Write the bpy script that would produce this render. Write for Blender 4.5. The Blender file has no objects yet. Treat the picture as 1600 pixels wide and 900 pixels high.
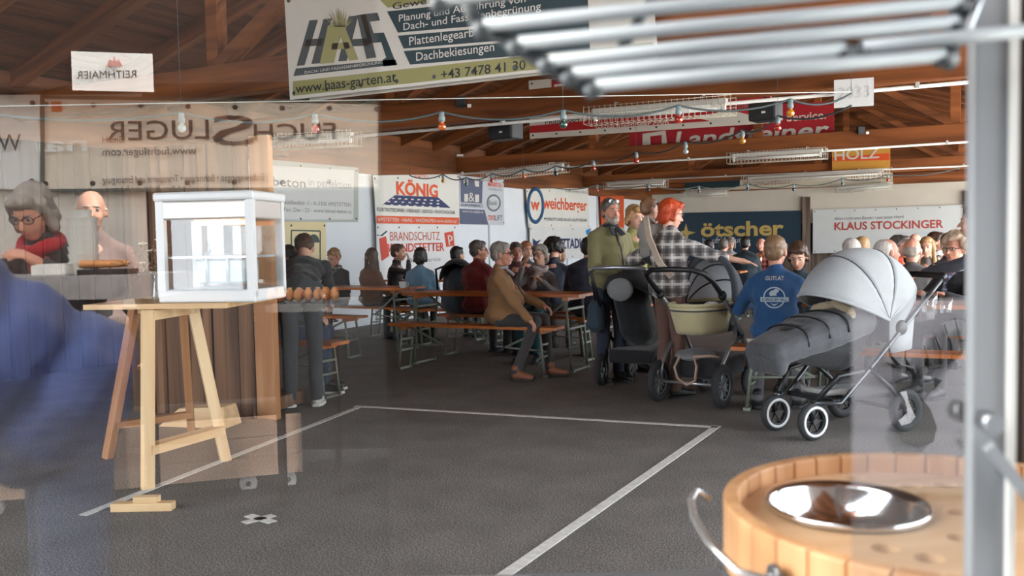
import bpy, bmesh, math, random
from mathutils import Vector, Matrix
R = math.radians
random.seed(7)
SC = bpy.context.scene
COL = SC.collection

# ---------------------------------------------------------------- camera
F = 1400.0
YAW, PITCH, ROLL = R(27.5), math.atan(72 / 1400), 0.019
EYE = Vector((0, 0, 1.28))
FWD = Vector((-math.sin(YAW), math.cos(YAW), 0))
RGT = Vector((math.cos(YAW), math.sin(YAW), 0))
UP = Vector((0, 0, 1))
_f = FWD * math.cos(PITCH) - UP * math.sin(PITCH)
_u = FWD * math.sin(PITCH) + UP * math.cos(PITCH)
CR = RGT * math.cos(ROLL) - _u * math.sin(ROLL)
CU = _u * math.cos(ROLL) + RGT * math.sin(ROLL)
cam = bpy.data.cameras.new('camera')
cam.sensor_width = 36.0
cam.lens = 36.0 * F / 1600
cam.clip_start, cam.clip_end = 0.02, 300
cam.dof.use_dof = True
cam.dof.focus_distance = 8.0
cam.dof.aperture_fstop = 4.0
co = bpy.data.objects.new('camera', cam)
COL.objects.link(co)
m3 = Matrix((CR, CU, -_f)).transposed()
co.matrix_world = Matrix.Translation(EYE) @ m3.to_4x4()
SC.camera = co

# ---------------------------------------------------------------- light
SKY, SUN, EXPO = 5.0, 14.0, 1.05
w = bpy.data.worlds.new('overcast_sky')
SC.world = w
w.use_nodes = True
bg = w.node_tree.nodes['Background']
bg.inputs[0].default_value = (0.86, 0.93, 1.0, 1)
bg.inputs[1].default_value = SKY
sl = bpy.data.lights.new('sun', 'SUN')
sl.energy = SUN
sl.angle = R(6)
sl.color = (1.0, 0.95, 0.88)
so = bpy.data.objects.new('sun', sl)
COL.objects.link(so)
el, al = R(50), R(74)
sdir = FWD * math.cos(el) * math.cos(al) + RGT * math.cos(el) * math.sin(al) + UP * math.sin(el)
so.rotation_euler = sdir.to_track_quat('Z', 'Y').to_euler()
so.location = (3, 1, 9)
kl = bpy.data.lights.new('kiosk_fill', 'AREA')                 # added fill light above the hatch, brightens the kiosk mirrored in the sash
kl.shape = 'RECTANGLE'; kl.size, kl.size_y = 3.2, .3; kl.energy = 230; kl.color = (1, .93, .84)
ko = bpy.data.objects.new('kiosk_fill', kl); COL.objects.link(ko)
_p = FWD * .42 - RGT * 1.2
ko.location = (_p.x, _p.y, 2.75)
ko.rotation_euler = (FWD * .82 + UP * .5).to_track_quat('Z', 'X').to_euler()
vs = SC.view_settings
vs.view_transform = 'Standard'
vs.look = 'None'
vs.gamma = 1.0
vs.use_curve_mapping = False
vs.exposure = EXPO
SC.cycles.max_bounces = 8
SC.cycles.transparent_max_bounces = 12
SC.cycles.caustics_reflective = False
SC.cycles.caustics_refractive = False
SC.cycles.sample_clamp_indirect = 6.0

# ---------------------------------------------------------------- view geometry: where a sight line meets real planes
PANE = 0.80                                   # the glass sash stands this far ahead
def ray(px, py):
    return (_f + CR * ((px - 800) / F) + CU * ((450 - py) / F))
def at_z(px, py, h):                          # at height h
    d = ray(px, py); t = (h - EYE.z) / d.z
    return EYE + d * t
def at_d(px, py, dep):                        # at distance dep along the view
    return EYE + ray(px, py) * dep
def at_Y(px, py, Y):
    d = ray(px, py); return EYE + d * (Y / d.y)
def at_X(px, py, X):
    d = ray(px, py); return EYE + d * (X / d.x)
def mir(p):                                   # mirror across the sash
    p = Vector(p); return p + FWD * 2 * (PANE - p.dot(FWD))
def mdir(d):
    d = Vector(d); return d - FWD * 2 * d.dot(FWD)

# ---------------------------------------------------------------- materials
def srgb(r, g, b):
    def f(c):
        c /= 255.0
        return c / 12.92 if c <= .04045 else ((c + .055) / 1.055) ** 2.4
    return (f(r), f(g), f(b), 1)
MATS = {}
def mat(name, col, rough=.7, metal=0.0, vary=0.0, vscale=8.0, bump=0.0, bscale=60.0, rnd=0.0, sheen=0.0, stretch=(1, 1, 1), spec=.5):
    if name in MATS: return MATS[name]
    m = bpy.data.materials.new(name); m.use_nodes = True
    nt = m.node_tree; N, L = nt.nodes, nt.links
    b = N['Principled BSDF']
    c = srgb(*col) if max(col) > 1.01 or len(col) == 3 and isinstance(col[0], int) else (*col, 1)
    b.inputs['Base Color'].default_value = c
    b.inputs['Roughness'].default_value = rough
    b.inputs['Metallic'].default_value = metal
    b.inputs['Specular IOR Level'].default_value = spec
    if sheen: b.inputs['Sheen Weight'].default_value = sheen
    if vary or bump or rnd:
        tc = N.new('ShaderNodeTexCoord'); mp = N.new('ShaderNodeMapping')
        mp.inputs['Scale'].default_value = stretch
        L.new(tc.outputs['Object'], mp.inputs[0])
    if vary or rnd:
        nz = N.new('ShaderNodeTexNoise'); nz.inputs['Scale'].default_value = vscale; nz.inputs['Detail'].default_value = 5
        L.new(mp.outputs[0], nz.inputs['Vector'])
        mr = N.new('ShaderNodeMapRange'); mr.inputs['From Min'].default_value = .3; mr.inputs['From Max'].default_value = .7
        mr.inputs['To Min'].default_value = 1 - vary; mr.inputs['To Max'].default_value = 1 + vary
        L.new(nz.outputs['Fac'], mr.inputs['Value'])
        hs = N.new('ShaderNodeHueSaturation'); hs.inputs['Color'].default_value = c
        val = mr.outputs[0]
        if rnd:
            oi = N.new('ShaderNodeObjectInfo'); m2 = N.new('ShaderNodeMapRange')
            m2.inputs['To Min'].default_value = 1 - rnd; m2.inputs['To Max'].default_value = 1 + rnd
            L.new(oi.outputs['Random'], m2.inputs['Value'])
            mu = N.new('ShaderNodeMath'); mu.operation = 'MULTIPLY'
            L.new(val, mu.inputs[0]); L.new(m2.outputs[0], mu.inputs[1]); val = mu.outputs[0]
        L.new(val, hs.inputs['Value']); L.new(hs.outputs[0], b.inputs['Base Color'])
    if bump:
        nb = N.new('ShaderNodeTexNoise'); nb.inputs['Scale'].default_value = bscale; nb.inputs['Detail'].default_value = 4
        L.new(mp.outputs[0], nb.inputs['Vector'])
        bp = N.new('ShaderNodeBump'); bp.inputs['Strength'].default_value = bump; bp.inputs['Distance'].default_value = .01
        L.new(nb.outputs['Fac'], bp.inputs['Height']); L.new(bp.outputs[0], b.inputs['Normal'])
    MATS[name] = m
    return m
def wood(name, light, dark, axis='x', rough=.6, scale=9.0, rnd=.12, knots=True):
    if name in MATS: return MATS[name]
    m = bpy.data.materials.new(name); m.use_nodes = True
    nt = m.node_tree; N, L = nt.nodes, nt.links; b = N['Principled BSDF']
    b.inputs['Roughness'].default_value = rough; b.inputs['Specular IOR Level'].default_value = .3
    tc = N.new('ShaderNodeTexCoord'); mp = N.new('ShaderNodeMapping')
    s = [scale] * 3; s['xyz'.index(axis)] = scale * .07
    mp.inputs['Scale'].default_value = s
    oi = N.new('ShaderNodeObjectInfo')
    sc = N.new('ShaderNodeVectorMath'); sc.operation = 'SCALE'; sc.inputs[0].default_value = (7, 5, 9)
    L.new(oi.outputs['Random'], sc.inputs['Scale']); ad = N.new('ShaderNodeVectorMath')
    L.new(tc.outputs['Object'], ad.inputs[0]); L.new(sc.outputs[0], ad.inputs[1]); L.new(ad.outputs[0], mp.inputs[0])
    nz = N.new('ShaderNodeTexNoise'); nz.inputs['Scale'].default_value = 1.6; nz.inputs['Detail'].default_value = 7; nz.inputs['Distortion'].default_value = .7
    L.new(mp.outputs[0], nz.inputs['Vector'])
    rp = N.new('ShaderNodeValToRGB'); rp.color_ramp.elements[0].position = .33; rp.color_ramp.elements[1].position = .66
    rp.color_ramp.elements[0].color = srgb(*dark); rp.color_ramp.elements[1].color = srgb(*light)
    L.new(nz.outputs['Fac'], rp.inputs[0])
    colr = rp.outputs[0]
    if knots:
        vo = N.new('ShaderNodeTexVoronoi'); vo.inputs['Scale'].default_value = .55
        mk = N.new('ShaderNodeMapping'); ks = [scale * .5] * 3; ks['xyz'.index(axis)] = scale * .22; mk.inputs['Scale'].default_value = ks
        L.new(ad.outputs[0], mk.inputs[0]); L.new(mk.outputs[0], vo.inputs['Vector'])
        kr = N.new('ShaderNodeMapRange'); kr.inputs['From Min'].default_value = .05; kr.inputs['From Max'].default_value = .16
        kr.inputs['To Min'].default_value = .75; kr.inputs['To Max'].default_value = 0
        L.new(vo.outputs['Distance'], kr.inputs['Value'])
        mx = N.new('ShaderNodeMixRGB'); mx.inputs[2].default_value = tuple(c * .35 for c in srgb(*dark)[:3]) + (1,)
        L.new(kr.outputs[0], mx.inputs[0]); L.new(colr, mx.inputs[1]); colr = mx.outputs[0]
    hs = N.new('ShaderNodeHueSaturation'); m2 = N.new('ShaderNodeMapRange')
    m2.inputs['To Min'].default_value = 1 - rnd; m2.inputs['To Max'].default_value = 1 + rnd
    L.new(oi.outputs['Random'], m2.inputs['Value']); L.new(m2.outputs[0], hs.inputs['Value']); L.new(colr, hs.inputs['Color'])
    L.new(hs.outputs[0], b.inputs['Base Color'])
    bp = N.new('ShaderNodeBump'); bp.inputs['Strength'].default_value = .25; bp.inputs['Distance'].default_value = .004
    L.new(nz.outputs['Fac'], bp.inputs['Height']); L.new(bp.outputs[0], b.inputs['Normal'])
    MATS[name] = m
    return m
def glass(name, refl, tint=(1, 1, 1), rough=0.0):
    if name in MATS: return MATS[name]
    m = bpy.data.materials.new(name); m.use_nodes = True
    nt = m.node_tree; N, L = nt.nodes, nt.links
    N.remove(N['Principled BSDF'])
    t = N.new('ShaderNodeBsdfTransparent'); t.inputs[0].default_value = (*tint, 1)
    g = N.new('ShaderNodeBsdfGlossy'); g.inputs['Roughness'].default_value = rough
    mx = N.new('ShaderNodeMixShader'); mx.inputs[0].default_value = refl
    L.new(t.outputs[0], mx.inputs[1]); L.new(g.outputs[0], mx.inputs[2])
    L.new(mx.outputs[0], N['Material Output'].inputs[0])
    MATS[name] = m
    return m

# ---------------------------------------------------------------- mesh building
class MB:
    def __init__(s): s.v, s.f, s.sm = [], [], []
    def add(s, vs, fs, smooth=False):
        o = len(s.v); s.v += [tuple(v) for v in vs]
        s.f += [tuple(i + o for i in f) for f in fs]; s.sm += [smooth] * len(fs)
        return s
    def box(s, c, size, rot=None):
        c = Vector(c); a, b, d = (x / 2 for x in size)
        P = [Vector((x, y, z)) for x in (-a, a) for y in (-b, b) for z in (-d, d)]
        if rot is not None: P = [rot @ p for p in P]
        return s.add([p + c for p in P], [(0, 1, 3, 2), (4, 6, 7, 5), (0, 4, 5, 1), (2, 3, 7, 6), (0, 2, 6, 4), (1, 5, 7, 3)])
    def bar(s, p0, p1, w_, h_, upv=(0, 0, 1)):
        p0, p1 = Vector(p0), Vector(p1); d = p1 - p0; l = d.length; d.normalize()
        u = Vector(upv); sx = d.cross(u)
        if sx.length < 1e-4: sx = d.cross(Vector((1, 0, 0)))
        sx.normalize(); u = sx.cross(d)
        return s.box((p0 + p1) / 2, (l, w_, h_), Matrix((d, sx, u)).transposed())
    def tube(s, pts, r, n=8, closed=False, caps=True):
        P = [Vector(p) for p in pts]; k = len(P)
        rs = r if isinstance(r, (list, tuple)) else [r] * k
        vs, fs = [], []; prev = None
        for i, p in enumerate(P):
            a = P[(i - 1) % k] if closed or i else p; b = P[(i + 1) % k] if closed or i < k - 1 else p
            t = (b - a)
            if t.length < 1e-9: t = Vector((0, 0, 1))
            t.normalize()
            if prev is None:
                x = t.orthogonal().normalized()
            else:
                x = prev - t * prev.dot(t)
                x = x.normalized() if x.length > 1e-6 else t.orthogonal().normalized()
            prev = x; y = t.cross(x)
            vs += [p + (x * math.cos(2 * math.pi * j / n) + y * math.sin(2 * math.pi * j / n)) * rs[i] for j in range(n)]
        for i in range(k if closed else k - 1):
            for j in range(n):
                a, b = i * n + j, i * n + (j + 1) % n; c, d = ((i + 1) % k) * n + j, ((i + 1) % k) * n + (j + 1) % n
                fs.append((a, b, d, c))
        s.add(vs, fs, True)
        if caps and not closed:
            o = len(s.v) - len(vs)
            s.f += [tuple(o + j for j in range(n))[::-1], tuple(o + (k - 1) * n + j for j in range(n))]; s.sm += [False, False]
        return s
    def cyl(s, p0, p1, r0, r1=None, n=16):
        return s.tube([p0, p1], [r0, r0 if r1 is None else r1], n)
    def ell(s, c, r, M=None, n=10, k=7):
        c = Vector(c); vs, fs = [], []
        if not isinstance(r, (list, tuple)): r = (r, r, r)
        for i in range(k + 1):
            th = math.pi * i / k
            for j in range(n):
                ph = 2 * math.pi * j / n
                p = Vector((r[0] * math.sin(th) * math.cos(ph), r[1] * math.sin(th) * math.sin(ph), r[2] * math.cos(th)))
                vs.append(c + (M @ p if M is not None else p))
        for i in range(k):
            for j in range(n):
                a, b = i * n + j, i * n + (j + 1) % n
                fs.append((a, a + n, b + n, b))
        return s.add(vs, fs, True)
    def cap(s, p0, p1, r0, r1, n=10):        # tapered round-ended limb
        p0, p1 = Vector(p0), Vector(p1); d = (p1 - p0)
        if d.length < 1e-6: return s.ell(p0, r0)
        d.normalize(); pts, rs = [], []
        for a in (-80, -50, -20): pts.append(p0 + d * r0 * math.sin(R(a))); rs.append(r0 * math.cos(R(a)))
        for a in (20, 50, 80): pts.append(p1 + d * r1 * math.sin(R(a))); rs.append(r1 * math.cos(R(a)))
        return s.tube(pts, rs, n)
    def lathe(s, prof, n=24, c=(0, 0, 0), smooth=True, M=None):
        c = Vector(c); vs, fs = [], []; k = len(prof)
        for r, z in prof:
            for j in range(n):
                p = Vector((r * math.cos(2 * math.pi * j / n), r * math.sin(2 * math.pi * j / n), z))
                vs.append(c + (M @ p if M is not None else p))
        for i in range(k - 1):
            for j in range(n):
                a, b = i * n + j, i * n + (j + 1) % n
                fs.append((a, b, b + n, a + n))
        return s.add(vs, fs, smooth)
    def poly(s, pts, thick, M=None, off=(0, 0, 0)):      # polygon in local XZ, given thickness along +Y
        off = Vector(off); n = len(pts)
        P = [Vector((x, 0, z)) for x, z in pts] + [Vector((x, thick, z)) for x, z in pts]
        if M is not None: P = [M @ p for p in P]
        return s.add([p + off for p in P], [tuple(range(n))] + [tuple(range(2 * n - 1, n - 1, -1))] + [(i, i + n, (i + 1) % n + n, (i + 1) % n) for i in range(n)])
    def mesh(s, name, m):
        me = bpy.data.meshes.new(name); me.from_pydata(s.v, [], s.f)
        me.polygons.foreach_set('use_smooth', s.sm)
        if m is not None: me.materials.append(m)
        me.update()
        return me
    def build(s, name, m, parent=None, loc=None, rotz=0, bevel=0.0):
        o = bpy.data.objects.new(name, s.mesh(name, m)); COL.objects.link(o)
        if parent is not None: o.parent = parent
        if loc is not None: o.location = loc
        if rotz: o.rotation_euler.z = rotz
        if bevel:
            b = o.modifiers.new('bevel', 'BEVEL'); b.width = bevel; b.segments = 2; b.limit_method = 'ANGLE'
        return o
def tag(o, label=None, cat=None, group=None, kind=None):
    if label: o['label'] = label
    if cat: o['category'] = cat
    if group: o['group'] = group
    if kind: o['kind'] = kind
    return o
def thing(name, label, cat, loc=(0, 0, 0), rotz=0, group=None):
    o = bpy.data.objects.new(name, None); COL.objects.link(o)
    o.empty_display_size = .1
    o.location = loc; o.rotation_euler = (0, 0, rotz)
    return tag(o, label, cat, group)
KIDS = {}
def copy_tree(o, parent=None):
    c = o.copy(); COL.objects.link(c)
    if parent is not None: c.parent = parent
    for ch in [x for x in COL.objects if x.parent == o]: copy_tree(ch, c)
    return c

# flat print: text becomes thin mesh, fitted to a box in the banner's own plane (x along, z up, faces -y)
TEXTS = []
BF = bpy.data.fonts.load('<builtin>')
def text(parent, s, x0, x1, z0, hgt, m, bold=0.0, shear=0.0, y=-.006, name='lettering', spacing=1.0, wrap=None):
    c = bpy.data.curves.new(name, 'FONT'); c.body = s; c.font = BF; c.offset = bold; c.shear = shear
    c.space_character = spacing; c.resolution_u = 3; c.extrude = 0
    o = bpy.data.objects.new(name + '_curve', c); COL.objects.link(o)
    TEXTS.append((o, parent, x0, x1, z0, hgt, m, y, name, wrap))
def shrink(o, target):
    m = o.modifiers.new('on_cloth', 'SHRINKWRAP'); m.target = target; m.wrap_method = 'PROJECT'
    m.use_project_x = m.use_project_z = False; m.use_project_y = True; m.use_positive_direction = True; m.use_negative_direction = False; m.offset = .004
def flush_text():
    bpy.context.view_layer.update()
    dg = bpy.context.evaluated_depsgraph_get()
    for o, parent, x0, x1, z0, hgt, m, y, name, wrap in TEXTS:
        me = bpy.data.meshes.new_from_object(o.evaluated_get(dg))
        xs = [v.co.x for v in me.vertices]; ys = [v.co.y for v in me.vertices]
        if xs:
            # scale: width fitted to x0..x1, height by the tallest glyph
            ax, bx, ay, by = min(xs), max(xs), min(ys), max(ys)
            sx = (x1 - x0) / max(bx - ax, 1e-6); sy = hgt / max(by, 1e-6)
            for v in me.vertices:
                v.co = Vector((x0 + (v.co.x - ax) * sx, y, z0 + v.co.y * sy))
        me.materials.clear(); me.materials.append(m)
        n = bpy.data.objects.new(name, me); COL.objects.link(n); n.parent = parent
        if wrap: shrink(n, wrap)
        cu = o.data
        bpy.data.objects.remove(o); bpy.data.curves.remove(cu)
    TEXTS.clear()
# ================================================================= structure
asphalt = mat('asphalt', (98, 97, 96), .78, vary=.16, vscale=3.0, bump=.5, bscale=160, spec=.4)
def asphalt_nodes():
    nt = asphalt.node_tree; N, L = nt.nodes, nt.links; b = N['Principled BSDF']
    hs = [n for n in N if n.type == 'HUE_SAT'][0]
    tc = [n for n in N if n.type == 'TEX_COORD'][0]
    vo = N.new('ShaderNodeTexNoise'); vo.inputs['Scale'].default_value = 130; vo.inputs['Detail'].default_value = 2
    L.new(tc.outputs['Object'], vo.inputs['Vector'])
    rp = N.new('ShaderNodeValToRGB'); rp.color_ramp.elements[0].position = .40; rp.color_ramp.elements[1].position = .72
    rp.color_ramp.elements[0].color = srgb(70, 67, 64); rp.color_ramp.elements[1].color = srgb(156, 149, 142)
    L.new(vo.outputs['Fac'], rp.inputs[0]); L.new(rp.outputs[0], hs.inputs['Color'])
asphalt_nodes()
XL, YB, XR = -8.6, 25.5, 2.4          # wall, back wall, open eave
ZE, SL, XRG = 3.0, .32, -3.1          # eave height, roof slope, ridge
ZR = ZE + SL * (XRG - XL)
fl = MB().box((-2, 8, -.05), (46, 50, .1)).build('floor', asphalt); tag(fl, kind='structure')
paint = mat('line_paint', (205, 202, 195), .7, vary=.14, vscale=30)
def line(a, b, wd=.05):
    a, b = at_z(*a, 0), at_z(*b, 0); a.z = b.z = .003
    return MB().bar(a, b, wd, .003).build('painted_line', paint, fl)
line((130, 806), (562, 636)); line((555, 635), (1121, 668)); line((1121, 666), (770, 912), .055)
for a, b in (((381, 818), (428, 806)), ((388, 806), (426, 817))): line(a, b, .05)

white_tarp = mat('white_wall_panel', (226, 230, 234), .6, vary=.03, vscale=1.5)
cream = mat('cream_wall', (205, 196, 182), .7, vary=.04, vscale=2)
wl = MB().box((XL - .06, 16.35, 1.2), (.08, 18.3, 2.4)).build('wall_left', white_tarp)
wn = MB().box((XL - .06, 2.85, 1.2), (.08, 8.7, 2.4)).build('wall_left_boards', wood('shed_board', (72, 52, 40), (42, 30, 24), 'z', .8, 4, .15, False)); tag(wn, kind='structure')
bm0 = MB().box((0, 0, 1.2), (.03, .19, 2.4)).mesh('board', MATS['shed_board'])
for i in range(28):
    o = bpy.data.objects.new('board', bm0); COL.objects.link(o); o.parent = wn; o.location = (XL - .005 + random.uniform(0, .012), 1.7 + .2 * i, 0); tag(wl, kind='structure')
gpost = mat('grey_seam', (186, 190, 192), .6)
for Y in [8 + 1.9 * i for i in range(10)]:
    MB().box((XL - .01, Y, 1.2), (.02, .05, 2.4)).build('panel_seam', gpost, wl)
wb = MB().box((-3, YB + .1, 2.12), (11.4, .1, .96)).build('wall_back', cream); tag(wb, kind='structure')
grey_plank = wood('weathered_plank', (122, 106, 94), (70, 58, 50), 'z', .8, 6, .22, False)
bw = MB().box((-3, YB + .22, 1.1), (11.4, .1, 2.2)).build('wall_back_lower', grey_plank); tag(bw, kind='structure')
pm = MB().box((0, 0, .83), (.155, .035, 1.66)).mesh('plank', grey_plank)
for i in range(70):
    o = bpy.data.objects.new('plank', pm); COL.objects.link(o); o.parent = bw
    o.location = (XL + .1 + i * .165, YB + .12 + random.uniform(-.012, .012), 0)
tr = MB().box((-3, YB + .03, 2.64), (11.4, .16, .09)).build('trim_1', mat('dark_trim', (96, 78, 62), .6)); tag(tr, kind='structure')

# roof: boards on rafters, tie beams with hangers
board = wood('ceiling_board', (104, 63, 36), (56, 31, 17), 'y', .65, 5, .0, False)
beamw = wood('beam_wood', (158, 94, 50), (98, 52, 25), 'x', .6, 3.2, .08)
rafw = wood('rafter_wood', (140, 84, 46), (84, 46, 23), 'x', .6, 4, .1)
dark_raf = rafw
XE = XR + .7
ce = MB()
for (xa, xb) in ((XL - .3, XRG), (XRG, XE)):
    za = ZR - SL * abs(xa - XRG); zb = ZR - SL * abs(xb - XRG)
    ce.bar((xa, 12.4, za + .14), (xb, 12.4, zb + .14), 28.7, .03, (0, 0, 1))
ce = ce.build('ceiling', board); tag(ce, kind='structure')
bo = MB()
for sgn, xe in ((-1, XL - .3), (1, XE)):
    n = int(abs(xe - XRG) / .125)
    for i in range(n):
        x = XRG + sgn * (i + .5) * .125; z = ZR - SL * abs(x - XRG) + .118
        ang = math.atan(SL) * (1 if sgn < 0 else -1)
        bo.box((x, 12.4, z), (.118, 28.6, .02), Matrix.Rotation(-ang, 3, 'Y'))
bo = bo.build('ceiling_board', board, ce); tag(bo, kind='stuff')
rm = {}
for sgn, xe in ((-1, XL - .2), (1, XE - .05)):
    l = abs(xe - XRG); L3 = l * math.hypot(1, SL)
    rm[sgn] = MB().box((0, 0, 0), (L3, .11, .17)).mesh('rafter', rafw)
for i in range(28):
    Y = -1.05 + i * .98
    for sgn, xe in ((-1, XL - .2), (1, XE - .05)):
        o = bpy.data.objects.new('rafter', rm[sgn]); COL.objects.link(o); o.parent = ce
        xm = (XRG + xe) / 2
        o.location = (xm, Y, ZR - SL * abs(xm - XRG) + .02)
        o.rotation_euler.y = math.atan(SL) * (1 if sgn > 0 else -1)
TY = [5.85, 8.5, 14.5, 20.5, 25.2]
for Y in TY:
    b = MB().box((-3.1, Y, 2.72), (11.6, .16, .27)).build('beam', beamw, bevel=.01); tag(b, kind='structure')
    for x, zt in ((-5.9, 1.0), (-3.1, 1.8), (-.3, 1.0)):
        MB().box((x, Y + .0, 2.85 + zt / 2), (.13, .12, zt)).build('hanger_post', beamw, b)
    for s_ in (-1, 1):
        MB().bar((XRG + s_ * 2.75, Y, 2.86), (XRG + s_ * .3, Y, 4.4), .10, .14, (0, 1, 0)).build('brace', rafw, b)
for x in (XL - .03,):
    b = MB().box((x, 13.5, 2.5), (.12, 25, .2)).build('beam', wood('plate_wood', (140, 84, 46), (84, 46, 23), 'y', .6, 4, .1)); tag(b, kind='structure')
wu = MB().box((XL - .05, 12, 2.78), (.06, 27, .6)).build('wall_left_upper', wood('upper_board', (128, 78, 44), (78, 44, 24), 'y', .65, 4, 0, False)); tag(wu, kind='structure')
pst = wood('post_wood', (150, 92, 52), (92, 50, 26), 'z', .6, 4, .1)
for i, Y in enumerate(TY):
    o = MB().box((XR, Y, 1.5), (.18, .18, 3.0)).build('pillar', pst); tag(o, kind='structure')
    if i == 0:
        m_ = o

gb = MB().poly([(XL - .3, 2.55), (XE, 2.55), (XE, ZR - SL * abs(XE - XRG) + .1), (XRG, ZR + .1), (XL - .3, ZR - SL * abs(XL - .3 - XRG) + .1)], .06, off=(0, YB + .12, 0)).build('wall_gable', wood('gable_board', (140, 84, 46), (84, 46, 23), 'x', .65, 4, 0, False)); tag(gb, kind='structure')
bounce_m = mat('bounce_pale', (222, 218, 208), .8, vary=.06, vscale=2)  # pale slab added outside to bounce daylight up onto the ceiling
o = MB().box((15.5, 10, .01), (24.6, 46, .03)).build('ground_bounce_slab', bounce_m); tag(o, kind='structure')
refl_dark_m = mat('reflection_dark', (30, 30, 31), .9, bump=.3, bscale=120)  # added dark ground behind the viewer, keeps haze out of the sash reflection
o = MB().box((0, 0, .008), (9, 7.5, .016)).build('ground_dark_added', refl_dark_m); o.location = FWD * -3.35 - RGT * .5; o.rotation_euler.z = YAW; tag(o, kind='structure')
# ---- conduits and caged tube lamps, each run along one truss
white_metal = mat('white_metal', (206, 206, 200), .4)
white_plastic = mat('white_plastic', (226, 226, 222), .4)
cage_m = mat('cage_wire', (214, 206, 190), .4)
tube_m = mat('lamp_tube', (232, 234, 232), .25)
def conduit(Y, pa, pb, label):
    a, b = at_Y(*pa, Y), at_Y(*pb, Y)
    t = thing('conduit_pipe', label, 'pipe', a)
    MB().tube([Vector(), b - a], .017, 8).build('pipe', white_plastic, t)
    for k in (.12, .34, .56, .78, .95):
        MB().box((b - a) * k + Vector((0, 0, .012)), (.03, .045, .05)).build('clip', white_metal, t)
    return t
conduit(8.33, (200, 245), (1540, 126), 'white conduit pipe on the beam with the paper number sheet')
conduit(14.3, (640, 277), (1540, 220), 'white conduit pipe on the second beam behind the red banners')
conduit(20.3, (960, 283), (1540, 258), 'thin white conduit pipe on the beam above the wood market strip')
LAMP = {}
def lamp(Y, pa, pb, label):
    a, b = at_Y(*pa, Y), at_Y(*pb, Y); L_ = (b - a).length; mid = (a + b) / 2
    key = round(L_, 0)
    t = thing('cage_lamp', label, 'lamp', mid, 0, 'caged tube lamps under the roof beams')
    d = (b - a).normalized(); rot = d.to_track_quat('X', 'Z').to_euler()
    t.rotation_euler = rot
    MB().box((0, 0, .055), (L_ * .92, .09, .05)).build('lamp_body', white_metal, t, bevel=.008)
    MB().tube([(-L_ * .43, 0, -.01), (L_ * .43, 0, -.01)], .02, 10).build('lamp_tube', tube_m, t)
    for s_ in (-1, 1): MB().box((s_ * L_ * .44, 0, .005), (.03, .05, .09)).build('tube_socket', white_plastic, t)
    for s_ in (-1, 1): MB().tube([(s_ * L_ * .3, 0, .08), (s_ * L_ * .3, 0, max(.12, 2.62 - mid.z)), (s_ * L_ * .3, .45, max(.12, 2.66 - mid.z))], .006, 6).build('hanger', white_metal, t)
    c = MB(); n = max(10, int(L_ / .055)); rw = .0035 if Y < 15 else .005
    for i in range(n + 1):
        x = -L_ / 2 + L_ * i / n
        c.tube([(x, -.1, .1), (x, -.1, -.075), (x, .1, -.075), (x, .1, .1)], rw, 4)
    for y, z in ((-.1, .09), (-.1, 0), (-.1, -.075), (0, -.078), (.1, -.075), (.1, 0), (.1, .09)):
        c.tube([(-L_ / 2, y, z), (L_ / 2, y, z)], rw, 4)
    o = c.build('wire_cage', cage_m, t); tag(o, kind='stuff')
    return t
lamp(8.33, (405, 226), (556, 217), 'caged tube lamp beside the timber post of the plank hut')
lamp(8.33, (918, 184), (1146, 166), 'large caged tube lamp in front of the white and red banner')
lamp(14.2, (1138, 249), (1292, 240), 'caged tube lamp hanging below the orange HOLZ strip')
lamp(14.2, (755, 276), (886, 262), 'caged tube lamp above the white banner with blue ring logo')
lamp(20.2, (1160, 283), (1390, 270), 'long caged tube lamp before the wood market lettering')
lamp(20.2, (945, 291), (1042, 287), 'short caged tube lamp above the bearded man and the red-haired woman')
lamp(24.9, (1066, 305), (1138, 302), 'small caged tube lamp above the dark blue banner')
lamp(24.9, (1304, 297), (1395, 291), 'small caged tube lamp above the white banner with red capitals')

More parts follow.
